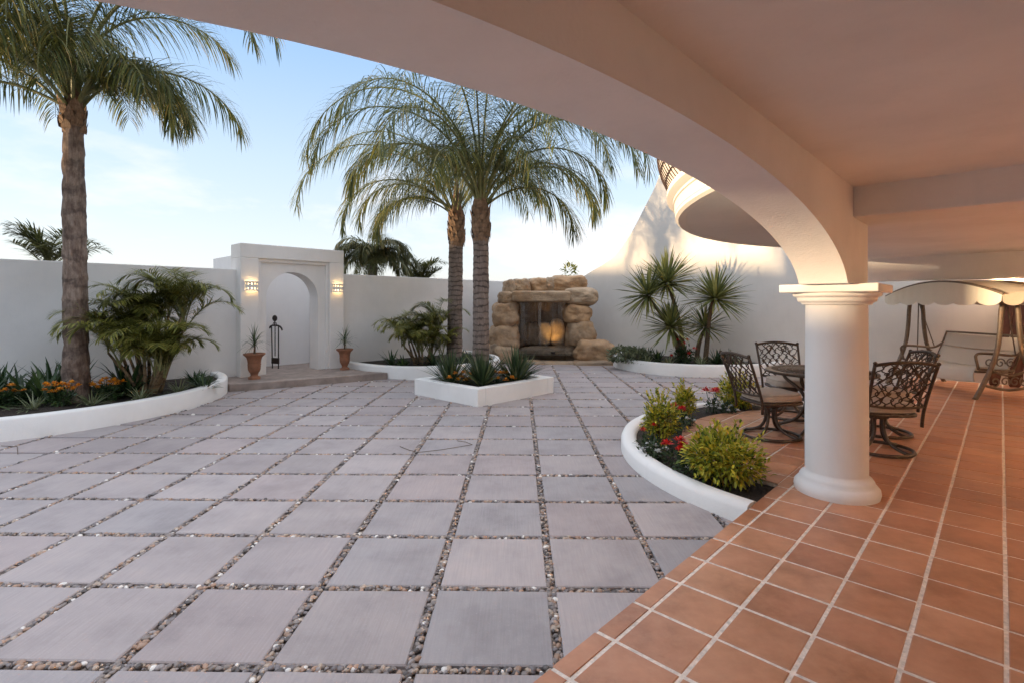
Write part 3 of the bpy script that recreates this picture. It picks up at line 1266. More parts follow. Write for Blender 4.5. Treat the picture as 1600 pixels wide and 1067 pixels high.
def queen_palm(label, loc, h, r0, r1, fronds, seed, trunkmat, boots=.55, lean=(0, 0), group=None, nl=96, ll=.98, lw=.0155, flare=.22, jag=.06, ringh=.1):
    rng = random.Random(seed)
    t_ = thing('palm_tree', label, 'palm tree', loc, 0, group)
    m_ = MB()
    ring_trunk(m_, h, r0, r1, ringh, lean, flare, jag=jag)
    m_.build('trunk', trunkmat, t_, smooth=180)
    # fibrous old leaf bases below the crown
    m_ = MB()
    top = Vector((lean[0], lean[1], h))
    nb = int(boots * 60)
    for k in range(nb):
        f = k / nb
        a = k * 2.4
        z_ = h - boots + boots * f
        rr = r1 * (1.06 + .08 * rng.random())
        b = Vector((lean[0] + rr * math.cos(a), lean[1] + rr * math.sin(a), z_))
        d = Vector((math.cos(a) * rng.uniform(.12, .35), math.sin(a) * rng.uniform(.12, .35), 1))
        m_.blade(b, d, rng.uniform(.12, .26), rng.uniform(.10, .16), -.05, 3, 0, up=(math.cos(a), math.sin(a), 0), base=1.0, shape=.2)
    m_.lathe([(r1 * 1.02, h - boots), (r1 * 1.1, h - boots * .5), (r1 * 1.02, h), (r1 * .8, h + .18), (r1 * .45, h + .5), (.03, h + .85)], 14, (lean[0], lean[1], 0))
    m_.build('leaf_bases', M['boot'], t_, smooth=60)
    for fr in fronds:
        az, e0, e1, L = fr[:4]
        sw = fr[4] if len(fr) > 4 else rng.uniform(-.25, .25)
        b = top + Vector((math.cos(R(az)) * r1 * .5, math.sin(R(az)) * r1 * .5, rng.uniform(-.05, .3)))
        frond(t_, rng, R(az), R(e0), R(e1), L, nl, ll, 1.9, M['palm'], b, lw=lw, swing=sw, rr=.026, pet=.17, plume=.55)
    return t_


# az 0 = +x (right), 90 = away from the viewer, 180 = left, 270 = towards the viewer
p3f = [(0, 64, -88, 3.2, 0.1), (-18, 50, -88, 2.7), (25, 62, -70, 3.2), (177, 82, -86, 5.2, -.04), (165, 66, -75, 3.5), (205, 60, -78, 3.0),
       (270, 80, -75, 4.0), (300, 72, -80, 3.6), (240, 72, -80, 3.5), (332, 72, -80, 3.5), (90, 70, -50, 3.2), (60, 70, -65, 3.3), (120, 70, -60, 3.3),
       (3, 82, -82, 4.9), (190, 78, -82, 4.3), (282, 86, -70, 4.6), (100, 84, -50, 3.8), (352, 76, -82, 4.1), (255, 84, -75, 4.4), (318, 82, -72, 4.3), (12, 40, -86, 2.3), (225, 84, -70, 4.2), (20, 84, -60, 4.2), (295, 58, -82, 2.5), (250, 55, -82, 2.4)]
queen_palm('slim ringed palm with warm brown trunk rising from the square white planter', W(6.42, -6.9, .2), 3.15, .15, .14, p3f, 21, M['trunk'], .62)
p2f = [(183, 66, -86, 5.2, .04), (197, 46, -92, 3.4), (172, 38, -80, 2.6), (150, 60, -70, 3.0), (215, 70, -74, 3.4), (250, 66, -74, 2.9), (290, 60, -74, 2.7),
       (330, 56, -78, 2.7), (5, 58, -80, 2.9), (40, 64, -70, 3.0), (90, 66, -60, 2.9), (125, 70, -60, 3.0), (187, 76, -62, 4.0), (20, 78, -60, 3.3), (270, 82, -55, 3.2), (100, 82, -40, 3.0), (203, 28, -88, 2.3), (188, 54, -90, 3.0)]
queen_palm('palm with grey ringed trunk in the curved bed beside the rock fountain', Vector((-1.37, 12.2, .2)), 3.5, .18, .165, p2f, 22, M['trunk'], .75, lean=(.05, 0))
p1f = [(0, 66, -84, 1.9, .1), (25, 50, -85, 1.8), (340, 62, -84, 2.0), (-4, 78, -76, 3.9, .05), (310, 62, -80, 2.5), (285, 66, -75, 3.2), (265, 58, -80, 3.0), (245, 66, -78, 3.3), (225, 55, -84, 3.4),
       (205, 62, -84, 3.7), (188, 50, -86, 3.5), (165, 66, -74, 3.2), (140, 68, -65, 3.1), (110, 68, -60, 3.0), (80, 66, -60, 3.0), (50, 62, -72, 3.0), (14, 38, -86, 1.6),
       (30, 84, -55, 2.9), (120, 82, -45, 3.2), (210, 80, -66, 3.9), (300, 82, -60, 3.6), (255, 82, -62, 3.7), (345, 82, -64, 3.8), (195, 30, -88, 2.7), (235, 34, -86, 2.7), (275, 40, -86, 2.3), (8, 84, -70, 4.2), (292, 55, -98, 2.7), (303, 45, -98, 2.5), (280, 48, -98, 2.4), (298, 68, -95, 3.1)]
queen_palm('tall palm with thick peeling brown trunk in the left curved planter', Vector((-6.27, 7.4, .15)), 4.25, .152, .122, p1f, 23, M['trunk_brown'], .35, lean=(-.05, 0), flare=.2, jag=.16, nl=105, ll=.9, ringh=.3)

# palms showing above the wall, outside the garden


def far_palm(label, loc, h, fr, seed, L=1.6, ll=.4, nl=46, r=.14, lw=.035, el=(30, 80), ed=(-70, -20), drop=1.0, plume=.5):
    rng = random.Random(seed)
    t_ = thing('palm_tree', label, 'palm tree', loc, 0, 'palms beyond the garden wall')
    m_ = MB()
    ring_trunk(m_, h, r * 1.1, r, .12, n=10)
    m_.build('trunk', M['trunk'], t_, smooth=180)
    for k in range(fr):
        az = k * 137.5 + rng.uniform(-20, 20)
        e0 = rng.uniform(*el)
        frond(t_, rng, R(az), R(e0), R(rng.uniform(*ed)), L * rng.uniform(.75, 1.1), nl, ll, drop, M['palm_far'], (0, 0, h + .3 * k / fr), lw=lw, rr=.018, plume=plume, seg=3)
    return t_


far_palm('palm crown with spreading fronds showing over the left garden wall beside the tall palm', (-10.2, 11.3, -.05), 2.35, 15, 31, L=1.3, ll=.42, el=(28, 88), ed=(-25, 25), drop=.6, plume=.7, lw=.028)
far_palm('drooping full palm crown rising just behind the right shoulder of the gate', (-4.15, 15.3, -.05), 2.75, 34, 32, L=1.5, ll=.55, nl=60, el=(20, 85), ed=(-92, -70), drop=1.8, lw=.026)
far_palm('low wispy palm crown peeking over the wall between the gate and the palms', (-3.0, 16.8, -.05), 2.05, 16, 33, L=1.2, ll=.4, el=(30, 88), ed=(-20, 30), drop=.6, plume=.8, lw=.028)

# ---------------------------------------------------------------- areca clumps


def areca(label, loc, canes, height, spread, seed, frondL=.95, ll=.36, lw=.03, lean_n=(0, 0), nl=34):
    rng = random.Random(seed)
    t_ = thing('areca_palm', label, 'areca palm', loc, 0, 'areca palms against the garden wall')
    for k in range(canes):
        a = k * 2.399 + rng.uniform(-.3, .3)
        b = Vector((math.cos(a), math.sin(a), 0)) * rng.uniform(.05, .20)
        out = spread * rng.uniform(.25, 1)
        h = height * (.22 + .78 * ((k * .618) % 1)) * (1 - .2 * out / max(spread, .01))
        tip = b + Vector((math.cos(a) * out * .8 + lean_n[0], math.sin(a) * out * .5 + lean_n[1], h))
        pts = []
        for s in range(9):
            f = s / 8
            q = b.lerp(tip, f)
            q.z = h * (f ** .85)
            pts.append(q)
        m_ = MB()
        m_.tube(pts, [.03 - .014 * s / 8 for s in range(9)], 8)
        m_.build('cane', M['cane'], t_, smooth=180)
        nf = rng.randint(4, 6)
        for j in range(nf):
            az = a + (j - nf / 2) * 1.25 + rng.uniform(-.3, .3)
            e0 = R(rng.uniform(58, 86))
            frond(t_, rng, az, e0, R(rng.uniform(-75, -15)), frondL * rng.uniform(.75, 1.2), nl, ll, .5, M['areca'], pts[-1] + Vector((0, 0, rng.uniform(-.08, .06))), lw=lw, pet=.2, rr=.011, plume=.35, pw=2.0)
    return t_


areca('large areca palm clump with yellow canes in the left planter', Vector((-5.62, 7.95, .2)), 20, 1.5, .6, 41, frondL=1.02, ll=.36, lw=.015, nl=60)
areca('smaller dark areca palm clump in the bed left of the fountain palms', Vector((-2.08, 11.95, .2)), 16, .9, .5, 42, frondL=1.0, ll=.32, lw=.017, nl=50)

# ---------------------------------------------------------------- yucca tree
yt = thing('yucca_tree', 'branching yucca with spiky yellow green rosettes against the sunlit facade', 'yucca', Vector((4.1, 12.1, .2)))


def rosette(parent, c, n, L, w, seed, tilt=(0, 0, 1)):
    rng = random.Random(seed)
    m_ = MB()
    tv = Vector(tilt).normalized()
    q = Z.rotation_difference(tv)
    for k in range(n):
        f = (k + .5) / n
        el = math.asin(1 - 1.45 * f)
        a = k * 2.39996
        d = Vector((math.cos(a) * math.cos(el), math.sin(a) * math.cos(el), math.sin(el)))
        d = q @ (d + Vector((rng.uniform(-.1, .1), rng.uniform(-.1, .1), rng.uniform(-.1, .1))))
        m_.blade(Vector(c) + d * .05, d, L * rng.uniform(.75, 1.08), w * rng.uniform(.8, 1.15), .22 * rng.uniform(.3, 1.4), 4, 0, base=.6, shape=.45, fold=.22)
    return m_.build('leaf_rosette', M['yucca'], parent)


def ypos(px, py, Y):
    return Vector(((px - 800) / 803 * Y - 4.1, Y - 12.1, 1.6 + (475 - py) / 803 * Y - .2))


ros = [(1042, 443, 12.2, 190, .86, (-.1, -.1, 1)), (1012, 462, 12.0, 120, .78, (-.7, -.3, .7)), (1118, 468, 11.9, 180, .84, (.25, -.1, 1)), (1048, 512, 11.9, 140, .74, (-.15, -.3, 1)), (1101, 512, 12.2, 80, .66, (-.1, -.2, 1))]
roots = [Vector((-.02, .0, 0)), Vector((.0, .02, 0)), Vector((.36, -.1, 0)), Vector((-.1, -.08, 0)), Vector((.3, .05, 0))]
for k, (px, py, Y, n_, L, tl) in enumerate(ros):
    c = ypos(px, py, Y)
    m_ = MB()
    b = roots[k]
    pts = [b.lerp(c, f) + Vector((.05 * math.sin(f * 3 + k), 0, .12 * math.sin(f * PI))) for f in [i / 8 for i in range(9)]]
    m_.tube(pts, [.062 - .028 * i / 8 for i in range(9)], 9)
    m_.build('trunk', M['stem'], yt, smooth=180)
    rosette(yt, c, n_, L, .05, 60 + k, tl)

# ---------------------------------------------------------------- small plants


def clump(name, label, cat, loc, n, L, w, mat, seed, e_lo=35, e_hi=85, droop=.7, group=None, r=.05, fold=.15, seg=5):
    rng = random.Random(seed)
    m_ = MB()
    for k in range(n):
        a = k * 2.39996 + rng.uniform(-.2, .2)
        e = R(rng.uniform(e_lo, e_hi))
        d = Vector((math.cos(a) * math.cos(e), math.sin(a) * math.cos(e), math.sin(e)))
        m_.blade(Vector((math.cos(a) * r * rng.random(), math.sin(a) * r * rng.random(), -.02)), d, L * rng.uniform(.65, 1.1), w * rng.uniform(.8, 1.2), droop * rng.uniform(.4, 1.3), seg, 0, base=.7, shape=.4, fold=fold)
    o = m_.build(name, mat, None, loc)
    return tag(o, label, cat, group)


def leaf_cloud(m_, rng, c, rad, n, ls, mi=0, lump=.35, zflat=1.0, hollow=.45):
    for k in range(n):
        d = Vector((rng.gauss(0, 1), rng.gauss(0, 1), rng.gauss(0, 1))).normalized()
        lu = 1 + lump * mnoise.noise((d.x * 2.3 + c[0] * 7, d.y * 2.3 + c[1] * 7, d.z * 2.3)) + rng.uniform(-.08, .08)
        f = hollow + (1 - hollow) * rng.random() ** .6
        p = Vector(c) + Vector((d.x * rad[0], d.y * rad[1], d.z * rad[2])) * f * lu
        if p.z < .01:
            p.z = rng.uniform(.01, .05)
        dd = (d + Vector((rng.uniform(-.7, .7), rng.uniform(-.7, .7), rng.uniform(-.3, .9)))).normalized()
        m_.blade(p, dd, ls * rng.uniform(.7, 1.35), ls * rng.uniform(.42, .62), rng.uniform(.1, .8), 3, mi, base=.35, shape=.45, fold=.2, up=(rng.uniform(-.5, .5), rng.uniform(-.5, .5), 1))


def shrub(label, loc, rad, n, ls, seed, group='golden shrubs in the arc planter'):
    rng = random.Random(seed)
    t_ = thing('golden_shrub', label, 'shrub', loc, 0, group)
    m_ = MB()
    for q in range(7):
        a = q * 2.399 + rng.uniform(-.4, .4)
        f = .0 if q == 0 else .52
        c = (rad[0] * f * math.cos(a), rad[1] * f * math.sin(a), rad[2] * rng.uniform(.75, 1.25))
        k = 1.0 if q == 0 else rng.uniform(.48, .62)
        leaf_cloud(m_, rng, c, (rad[0] * k * .95, rad[1] * k * .95, rad[2] * k), int(n * (.34 if q == 0 else .11)), ls, lump=.5, hollow=.45)
    for k in range(14):        # sprigs sticking out
        a = rng.uniform(0, 2 * PI)
        e = rng.uniform(.3, 1.5)
        d = Vector((math.cos(a) * math.cos(e), math.sin(a) * math.cos(e), math.sin(e)))
        b = Vector((0, 0, rad[2])) + Vector((d.x * rad[0], d.y * rad[1], d.z * rad[2])) * .9
        for s in range(9):
            q = b + d * (.015 * s)
            dd = d + Vector((rng.uniform(-1, 1), rng.uniform(-1, 1), rng.uniform(-.6, .8)))
            m_.blade(q, dd, ls * rng.uniform(.7, 1.1), ls * .5, .4, 3, 0, base=.35, shape=.45, fold=.2)
    m_.build('foliage', M['gold'], t_)
    m_ = MB()
    for k in range(9):
        a = k * 2.4
        m_.tube([(0.03 * math.cos(a), .03 * math.sin(a), -.03), (rad[0] * .35 * math.cos(a), rad[1] * .35 * math.sin(a), rad[2] * .7), (rad[0] * .7 * math.cos(a), rad[1] * .7 * math.sin(a), rad[2] * 1.3)], [.009, .006, .003], 5)
    m_.build('stems', M['stem'], t_, smooth=180)
    return t_


shrub('largest golden leaved shrub at the near end of the arc planter', Vector((1.77, 4.27, .10)), (.30, .28, .225), 2600, .05, 71)
shrub('upright golden shrub on the left bend of the arc planter', Vector((1.57, 5.42, .10)), (.165, .165, .26), 1500, .045, 72)
shrub('small golden shrub behind the upright one, left of the white flowers', Vector((2.22, 6.62, .10)), (.14, .14, .21), 900, .048, 73)
shrub('golden shrub seen through the back of the left patio chair', Vector((3.28, 7.42, .10)), (.30, .22, .22), 1600, .052, 74)


def flowers(name, label, cat, loc, heads, petal, leafm, seed, group, lrad=(.12, .12, .09), nleaf=160, ls=.04, hr=.035, hz=(.12, .24), spread=.1):
    rng = random.Random(seed)
    t_ = thing(name, label, cat, loc, 0, group)
    m_ = MB()
    leaf_cloud(m_, rng, (0, 0, lrad[2]), lrad, nleaf, ls, hollow=.2)
    m_.build('foliage', leafm, t_)
    for k in range(heads):
        a = k * 2.4 + rng.uniform(-.4, .4)
        rr = spread * math.sqrt((k + .5) / heads)
        c = Vector((rr * math.cos(a), rr * math.sin(a), rng.uniform(*hz)))
        h_ = MB()
        for j in range(26):
            d = Vector((rng.gauss(0, 1), rng.gauss(0, 1), abs(rng.gauss(0, 1)))).normalized()
            h_.blade(c + d * hr * .55, d + Vector((rng.uniform(-.5, .5), rng.uniform(-.5, .5), .2)), hr * rng.uniform(.6, .95), hr * .6, .4, 3, 0, base=.5, shape=.6, fold=.15)
        h_.tube([(c.x * .3, c.y * .3, 0), (c.x, c.y, c.z)], .004, 5, 1)
        h_.build('flower_head', [petal, M['green']], t_)
    return t_


GER = 'red geraniums in the planters'
flowers('geranium', 'red geranium beside the largest golden shrub near the curb', 'flower', Vector((1.50, 4.72, .10)), 4, M['red'], M['green'], 81, GER, hr=.048, hz=(.16, .26), spread=.12)
flowers('geranium', 'red geranium with small blooms on the outer bend below the upright golden shrub', 'flower', Vector((1.40, 5.22, .10)), 2, M['red'], M['green'], 82, GER, hr=.03, hz=(.2, .34), spread=.08)
flowers('geranium', 'red geranium between the upright golden shrub and the small golden shrub', 'flower', Vector((1.93, 5.95, .10)), 2, M['red'], M['green'], 83, GER, hr=.045, hz=(.24, .34), spread=.07)
flowers('geranium', 'red geranium with two round heads left of the patio chair', 'flower', Vector((2.78, 7.12, .10)), 3, M['red'], M['green'], 84, GER, hr=.058, hz=(.24, .34), spread=.12)
ALY = 'white alyssum in the arc planter'
flowers('alyssum', 'white flowering alyssum next to the curb before the largest golden shrub', 'flower', Vector((1.37, 4.98, .10)), 7, M['white'], M['green'], 85, ALY, hr=.028, hz=(.06, .14), spread=.13)
flowers('alyssum', 'white flowering alyssum at the inner edge beside the tiles', 'flower', Vector((2.08, 6.22, .10)), 7, M['white'], M['green'], 86, ALY, hr=.026, hz=(.06, .14), spread=.14)
flowers('alyssum', 'white flowering alyssum below the two red heads near the chair', 'flower', Vector((2.92, 6.98, .10)), 7, M['white'], M['green'], 87, ALY, hr=.026, hz=(.06, .15), spread=.16)
flowers('bedding_plant', 'dark leafy bedding plant in front of the largest golden shrub', 'plant', Vector((1.60, 4.45, .10)), 2, M['white'], M['green'], 88, None, lrad=(.2, .17, .07), nleaf=300, hr=.018, hz=(.06, .1))

# square planter
SQ = 'strap leaved clumps in the square planter'
clump('agave_clump', 'strap leaved green clump at the left corner of the square planter', 'agave', Vector((-1.08, 9.0, .2)), 130, .62, .034, M['agave'], 91, 30, 88, .5, SQ)
clump('agave_clump', 'strap leaved green clump at the front corner of the square planter', 'agave', Vector((-.5, 8.68, .2)), 160, .66, .036, M['agave'], 92, 30, 88, .5, SQ)
clump('agave_clump', 'strap leaved green clump at the right side of the square planter', 'agave', Vector((.07, 9.12, .2)), 150, .70, .036, M['agave'], 93, 32, 88, .5, SQ)
KAL = 'orange flowers in the planters'
KA = dict(lrad=(.1, .1, .06), nleaf=110, ls=.045, hr=.045, hz=(.10, .22), spread=.14)
flowers('kalanchoe', 'orange flowers between the left and front clumps of the square planter', 'flower', Vector((-.80, 8.72, .21)), 7, M['orange'], M['green'], 94, KAL, **KA)
flowers('kalanchoe', 'orange flowers right of the front clump at the planter edge', 'flower', Vector((-.24, 8.72, .21)), 6, M['orange'], M['green'], 95, KAL, **KA)
flowers('kalanchoe', 'sparse orange flowers before the right clump of the square planter', 'flower', Vector((-.02, 8.86, .21)), 3, M['orange'], M['green'], 96, KAL, **KA)
flowers('kalanchoe', 'few orange flowers under the left clump of the square planter', 'flower', Vector((-1.02, 8.78, .21)), 3, M['orange'], M['green'], 97, KAL, **KA)

# left bed
CL = 'dark strap leaved clivias in the left planter'
for k, (x, y, lb) in enumerate([(-7.35, 7.35, 'dark clivia at the far left edge under the wall'), (-6.92, 7.25, 'dark clivia with long leaves left of the orange flowers'),
                                (-6.62, 7.75, 'dark clivia just behind the left of the thick palm trunk'), (-7.05, 7.9, 'dark clivia close to the wall in the left planter'),
                                (-6.0, 7.95, 'dark clivia between the thick palm trunk and the areca canes'), (-5.3, 8.75, 'low dark clivia at the far end of the left planter'), (-7.0, 6.75, 'dark clivia nearest the curb at the left edge'), (-6.55, 7.2, 'dark clivia directly left of the thick palm trunk base'), (-5.75, 7.75, 'dark clivia right behind the orange flowers beside the palm'),
                                (-7.4, 6.9, 'dark clivia partly cut by the left picture edge'), (-5.05, 8.45, 'low dark clivia near the curb right of the areca'), (-5.55, 9.0, 'dark clivia behind the areca against the wall')]):
    clump('clivia', lb, 'plant', Vector((x, y, .2)), 46, .62 if x < -5.6 else .34, .05 if x < -5.6 else .03, M['clivia'], 100 + k, 25, 80, 1.1, CL)
SPG = 'pale striped spider plants in the left planter'
for k, (x, y, lb) in enumerate([(-6.35, 6.82, 'pale striped spider plant near the curb left of the thick palm'), (-5.82, 7.12, 'pale striped spider plant right of the thick palm near the curb'),
                                (-5.42, 7.5, 'pale striped spider plant in front of the areca canes'), (-5.32, 8.2, 'pale striped spider plant right of the areca canes')]):
    clump('spider_plant', lb, 'plant', Vector((x, y, .2)), 55, .3, .018, M['spider'], 110 + k, 15, 75, 1.3, SPG, fold=.1)
KA1 = dict(lrad=(.15, .15, .11), nleaf=200, ls=.06, hr=.037, hz=(.2, .34), spread=.19)
flowers('kalanchoe', 'orange flowers among the dark clivias at the left', 'flower', Vector((-6.78, 6.95, .2)), 8, M['orange'], M['clivia'], 120, KAL, **KA1)
flowers('kalanchoe', 'orange flowers at the foot of the thick palm trunk', 'flower', Vector((-6.12, 6.98, .2)), 18, M['orange'], M['clivia'], 121, KAL, **KA1)
flowers('kalanchoe', 'orange flowers right of the thick palm trunk', 'flower', Vector((-5.86, 7.45, .2)), 18, M['orange'], M['clivia'], 122, KAL, **KA1)

# bed by the fountain palm
for k, (x, y, lb) in enumerate([(-2.75, 11.75, 'low dark clivia left of the smaller areca'), (-1.0, 12.3, 'dark clivia right of the fountain palm trunk'), (-.75, 12.9, 'dark clivia between the palm trunks and the rocks'), (-1.75, 11.55, 'low dark clivia in front of the smaller areca canes'), (-1.15, 11.6, 'low dark clivia behind the left clump of the square planter'), (-2.4, 11.35, 'low dark clivia near the curb left of the square planter')]):
    clump('clivia', lb, 'plant', Vector((x, y, .2)), 26, .42, .045, M['clivia'], 130 + k, 25, 80, 1.0, CL)

# yucca bed
for k, (x, y, lb) in enumerate([(2.75, 12.75, 'grey green lavender mound at the fountain end of the yucca bed'), (3.0, 12.45, 'second grey green lavender mound from the fountain in the yucca bed')]):
    rng = random.Random(140 + k)
    m_ = MB()
    leaf_cloud(m_, rng, (0, 0, .13), (.36, .36, .19), 900, .075)
    tag(m_.build('lavender', M['grey'], None, Vector((x, y, .2))), lb, 'plant', 'lavender mounds in the yucca bed')
for k, (x, y, lb) in enumerate([(3.5, 12.35, 'dark strap leaved plant left of the yucca trunk'), (3.3, 12.6, 'dark strap leaved plant beside the lavender'), (4.75, 11.9, 'dark leafy plant right of the yucca trunks'), (5.0, 11.75, 'dark leafy plant near the right end of the yucca bed')]):
    clump('clivia', lb, 'plant', Vector((x, y, .2)), 36, .4, .045, M['clivia'], 150 + k, 25, 85, .7, 'dark plants in the yucca bed')
for k, (x, y, lb) in enumerate([(3.62, 11.85, 'pale spider plant in front of the yucca trunk'), (4.28, 11.65, 'pale spider plant near the curb right of the red flowers'), (5.05, 11.5, 'pale spider plant at the right end of the yucca bed'), (3.2, 12.1, 'pale spider plant near the curb by the lavender')]):
    clump('spider_plant', lb, 'plant', Vector((x, y, .2)), 60, .3, .02, M['spider'], 160 + k, 15, 80, 1.1, 'pale spider plants in the yucca bed', fold=.1)
flowers('geranium', 'tall red geranium at the foot of the yucca trunks', 'flower', Vector((3.95, 11.85, .2)), 6, M['red'], M['green'], 170, GER, lrad=(.26, .2, .2), nleaf=420, ls=.07, hr=.05, hz=(.12, .6), spread=.3)

# ---------------------------------------------------------------- urns


def make_urn(label, loc, seed):
    rng = random.Random(seed)
    t_ = thing('urn', label, 'urn', loc, 0, 'terracotta urns flanking the gate')
    m_ = MB()
    m_.lathe([(0, 0), (.11, 0), (.11, .035), (.10, .045), (.072, .06), (.062, .09), (.078, .10), (.07, .115), (.092, .14), (.112, .19), (.118, .25), (.115, .27), (.122, .275), (.122, .29), (.116, .295), (.125, .37), (.14, .42), (.185, .465), (.20, .48), (.196, .50), (.172, .50), (.15, .46), (.14, .455), (0, .455)], 36)
    m_.build('pot', M['terra'], t_, smooth=50)
    m_ = MB()
    m_.lathe([(0, .47), (.15, .462)], 20)
    m_.build('soil', M['soil'], t_)
    m_ = MB()
    m_.tube([(0, 0, .45), (.01, .0, .6), (0, .01, .72)], [.022, .018, .014], 7, 0)
    for k in range(70):
        a = k * 2.4
        e = R(rng.uniform(-5, 80))
        d = Vector((math.cos(a) * math.cos(e), math.sin(a) * math.cos(e), math.sin(e)))
        m_.blade((0, 0, rng.uniform(.6, .73)), d, rng.uniform(.26, .44), .013, rng.uniform(.6, 1.5), 5, 1, base=.7)
    m_.build('spiky_plant', [M['stem'], M['agave']], t_)
    return t_


urn = make_urn('terracotta urn with spiky plant left of the gate opening', Vector((-5.04, 10.05, .14)), 5)
dup(urn, Vector((-3.73, 11.46, .14)), 1.9, 'terracotta urn with spiky plant right of the gate opening', scale=.93)

# ---------------------------------------------------------------- iron figure in the niche
fg = thing('iron_figure', 'slender dark iron figure sculpture standing in the gate niche', 'sculpture', Vector((-5.40, 11.70, .14)), R(-25))
m_ = MB()
m_.ball((-.0, 0, 1.13), .072, sub=2, sq=(1, .5, 1))
m_.tube([(0, 0, 1.06), (0, 0, .98)], .014, 8)
m_.tube([(-.035, 0, 1.04), (-.06, 0, .98)], .008, 6)
m_.tube([(.035, 0, 1.04), (.06, 0, .98)], .008, 6)
m_.build('head', M['iron'], fg, smooth=60)
m_ = MB()
m_.tube([(-.165, 0, .90), (-.14, 0, .945), (-.09, 0, .965), (0, 0, .97), (.11, 0, .965), (.17, 0, .945), (.215, 0, .905), (.235, 0, .86)], [.016, .02, .018, .018, .02, .02, .018, .016], 8)
m_.build('shoulder_bar', M['iron'], fg, smooth=60)
for x0, x1 in ((-.105, -.075), (.118, .115)):
    m_ = MB()
    m_.tube([(x0, 0, .96), (x1, 0, 0)], .013, 8)
    m_.build('rod', M['iron'], fg, smooth=60)
m_ = MB()
for k in range(22):
    zc_ = .95 - k * .031
    m_.tube([(.01 + .013 * math.cos(a) * (1 if k % 2 else .3), .013 * math.cos(a) * (.3 if k % 2 else 1), zc_ + .019 * math.sin(a)) for a in [2 * PI * i / 8 for i in range(8)]], .005, 5, closed=True)
m_.build('chain', M['iron'], fg, smooth=60)
m_ = MB()
m_.box(-.09, .125, -.02, .02, .11, .24)
m_.build('foot_plate', M['iron'], fg, bevel=.004)

# ---------------------------------------------------------------- wall sconces


def make_sconce(label, loc, rz, bulb, r=.12, h=.19, wall_back=.0, group='lit wall sconces'):
    """local +x points away from the wall"""
    t_ = thing('wall_sconce', label, 'wall lamp', loc, rz, group)
    m_ = MB()
    n = 18
    zl = [0, .025, .065, .085, .105, .125, .165, .19]
    holes = {1: True, 5: True}
    for j in range(len(zl) - 1):
        for i in range(n):
            if j in (1, 5) and i % 3 == 1:
                continue
            a0_, a1_ = -PI / 2 + PI * i / n, -PI / 2 + PI * (i + 1) / n
            curve = lambda z_: r * (1 + .12 * ((z_ - .095) / .095) ** 2)
            q = []
            for a, z_ in ((a0_, zl[j]), (a1_, zl[j]), (a1_, zl[j + 1]), (a0_, zl[j + 1])):
                q.append((curve(z_) * math.cos(a) * .8, curve(z_) * math.sin(a), z_ * h / .19))
            m_.add(q, [(0, 1, 2, 3)])
    o = m_.build('shade', M['ceramic'], t_)
    s_ = o.modifiers.new('Solidify', 'SOLIDIFY')
    s_.thickness = .008
    m_ = MB()
    m_.ball((.045, 0, h / 2), .028, sub=2)
    m_.build('bulb', bulb, t_, smooth=180)
    return t_


sc1 = make_sconce('lit curved wall sconce left of the gate arch', W(3.9, -10.995, 1.86), ROTZ, M['bulb'])
dup(sc1, W(5.76, -10.995, 1.86), ROTZ, 'lit curved wall sconce right of the gate arch')
make_sconce('lit curved wall sconce on the facade behind the swing canopy', W(12.945, .1, 2.13), ROTZ - R(90), M['bulb_swing'])
make_sconce('unseen curved wall sconce added on the house wall near the column end to warm the portico', W(5.2, 2.595, 1.9), ROTZ + PI, M['bulb_porch_fill'])  # this and the next are out-of-view lamps added for warm light
make_sconce('unseen curved wall sconce added on the house wall near the swing to warm the portico', W(8.6, 2.595, 1.9), ROTZ + PI, M['bulb_porch_fill'])

# ---------------------------------------------------------------- rock fountain
FY = 14.3
SCF = FY / 803
fo = thing('rock_fountain', 'sandstone boulder fountain with waterfall in the courtyard corner', 'fountain', Vector((1.0, FY, 0)))


def zf(x, y):
    return ((745 + x / 6.468 - 800) * SCF - 1.0, 1.6 + (475 - (415 + y / 6.468)) * SCF)


def boulder(x, y, w, h, dep, yoff, mat, seed, sq=3.2, name='boulder', amp=.09, rot=0):
    cx_, cz_ = zf(x, y)
    wx, hz_ = w / 6.468 * SCF / 2, h / 6.468 * SCF / 2
    V, F = ICO[4]
    vs_ = []
    rs = random.Random(seed)
    ox_ = rs.uniform(0, 50)
    ca, sa = math.cos(rot), math.sin(rot)
    for v in V:
        l = (abs(v[0]) ** sq + abs(v[1]) ** sq + abs(v[2]) ** sq) ** (-1 / sq)
        p = Vector(v) * l
        d = 1 + amp * mnoise.noise((v[0] * 1.5 + ox_, v[1] * 1.5, v[2] * 1.5)) * 1.6 + amp * .45 * mnoise.noise((v[0] * 4 + ox_, v[1] * 4, v[2] * 4)) - amp * .5 * max(0, .18 - abs(mnoise.noise((v[0] * 2.2 + ox_ + 9, v[1] * 2.2, v[2] * 2.2)))) / .18 * .35 + amp * .2 * mnoise.noise((v[0] * 11 + ox_, v[1] * 11, v[2] * 11))
        px_, pz_ = p.x * wx * d * 1.11, p.z * hz_ * d * 1.12
        vs_.append((cx_ + px_ * ca - pz_ * sa, yoff + p.y * dep / 2 * d, cz_ + px_ * sa + pz_ * ca))
    m_ = MB()
    m_.add(vs_, F)
    return m_.build(name, mat, fo, smooth=180)


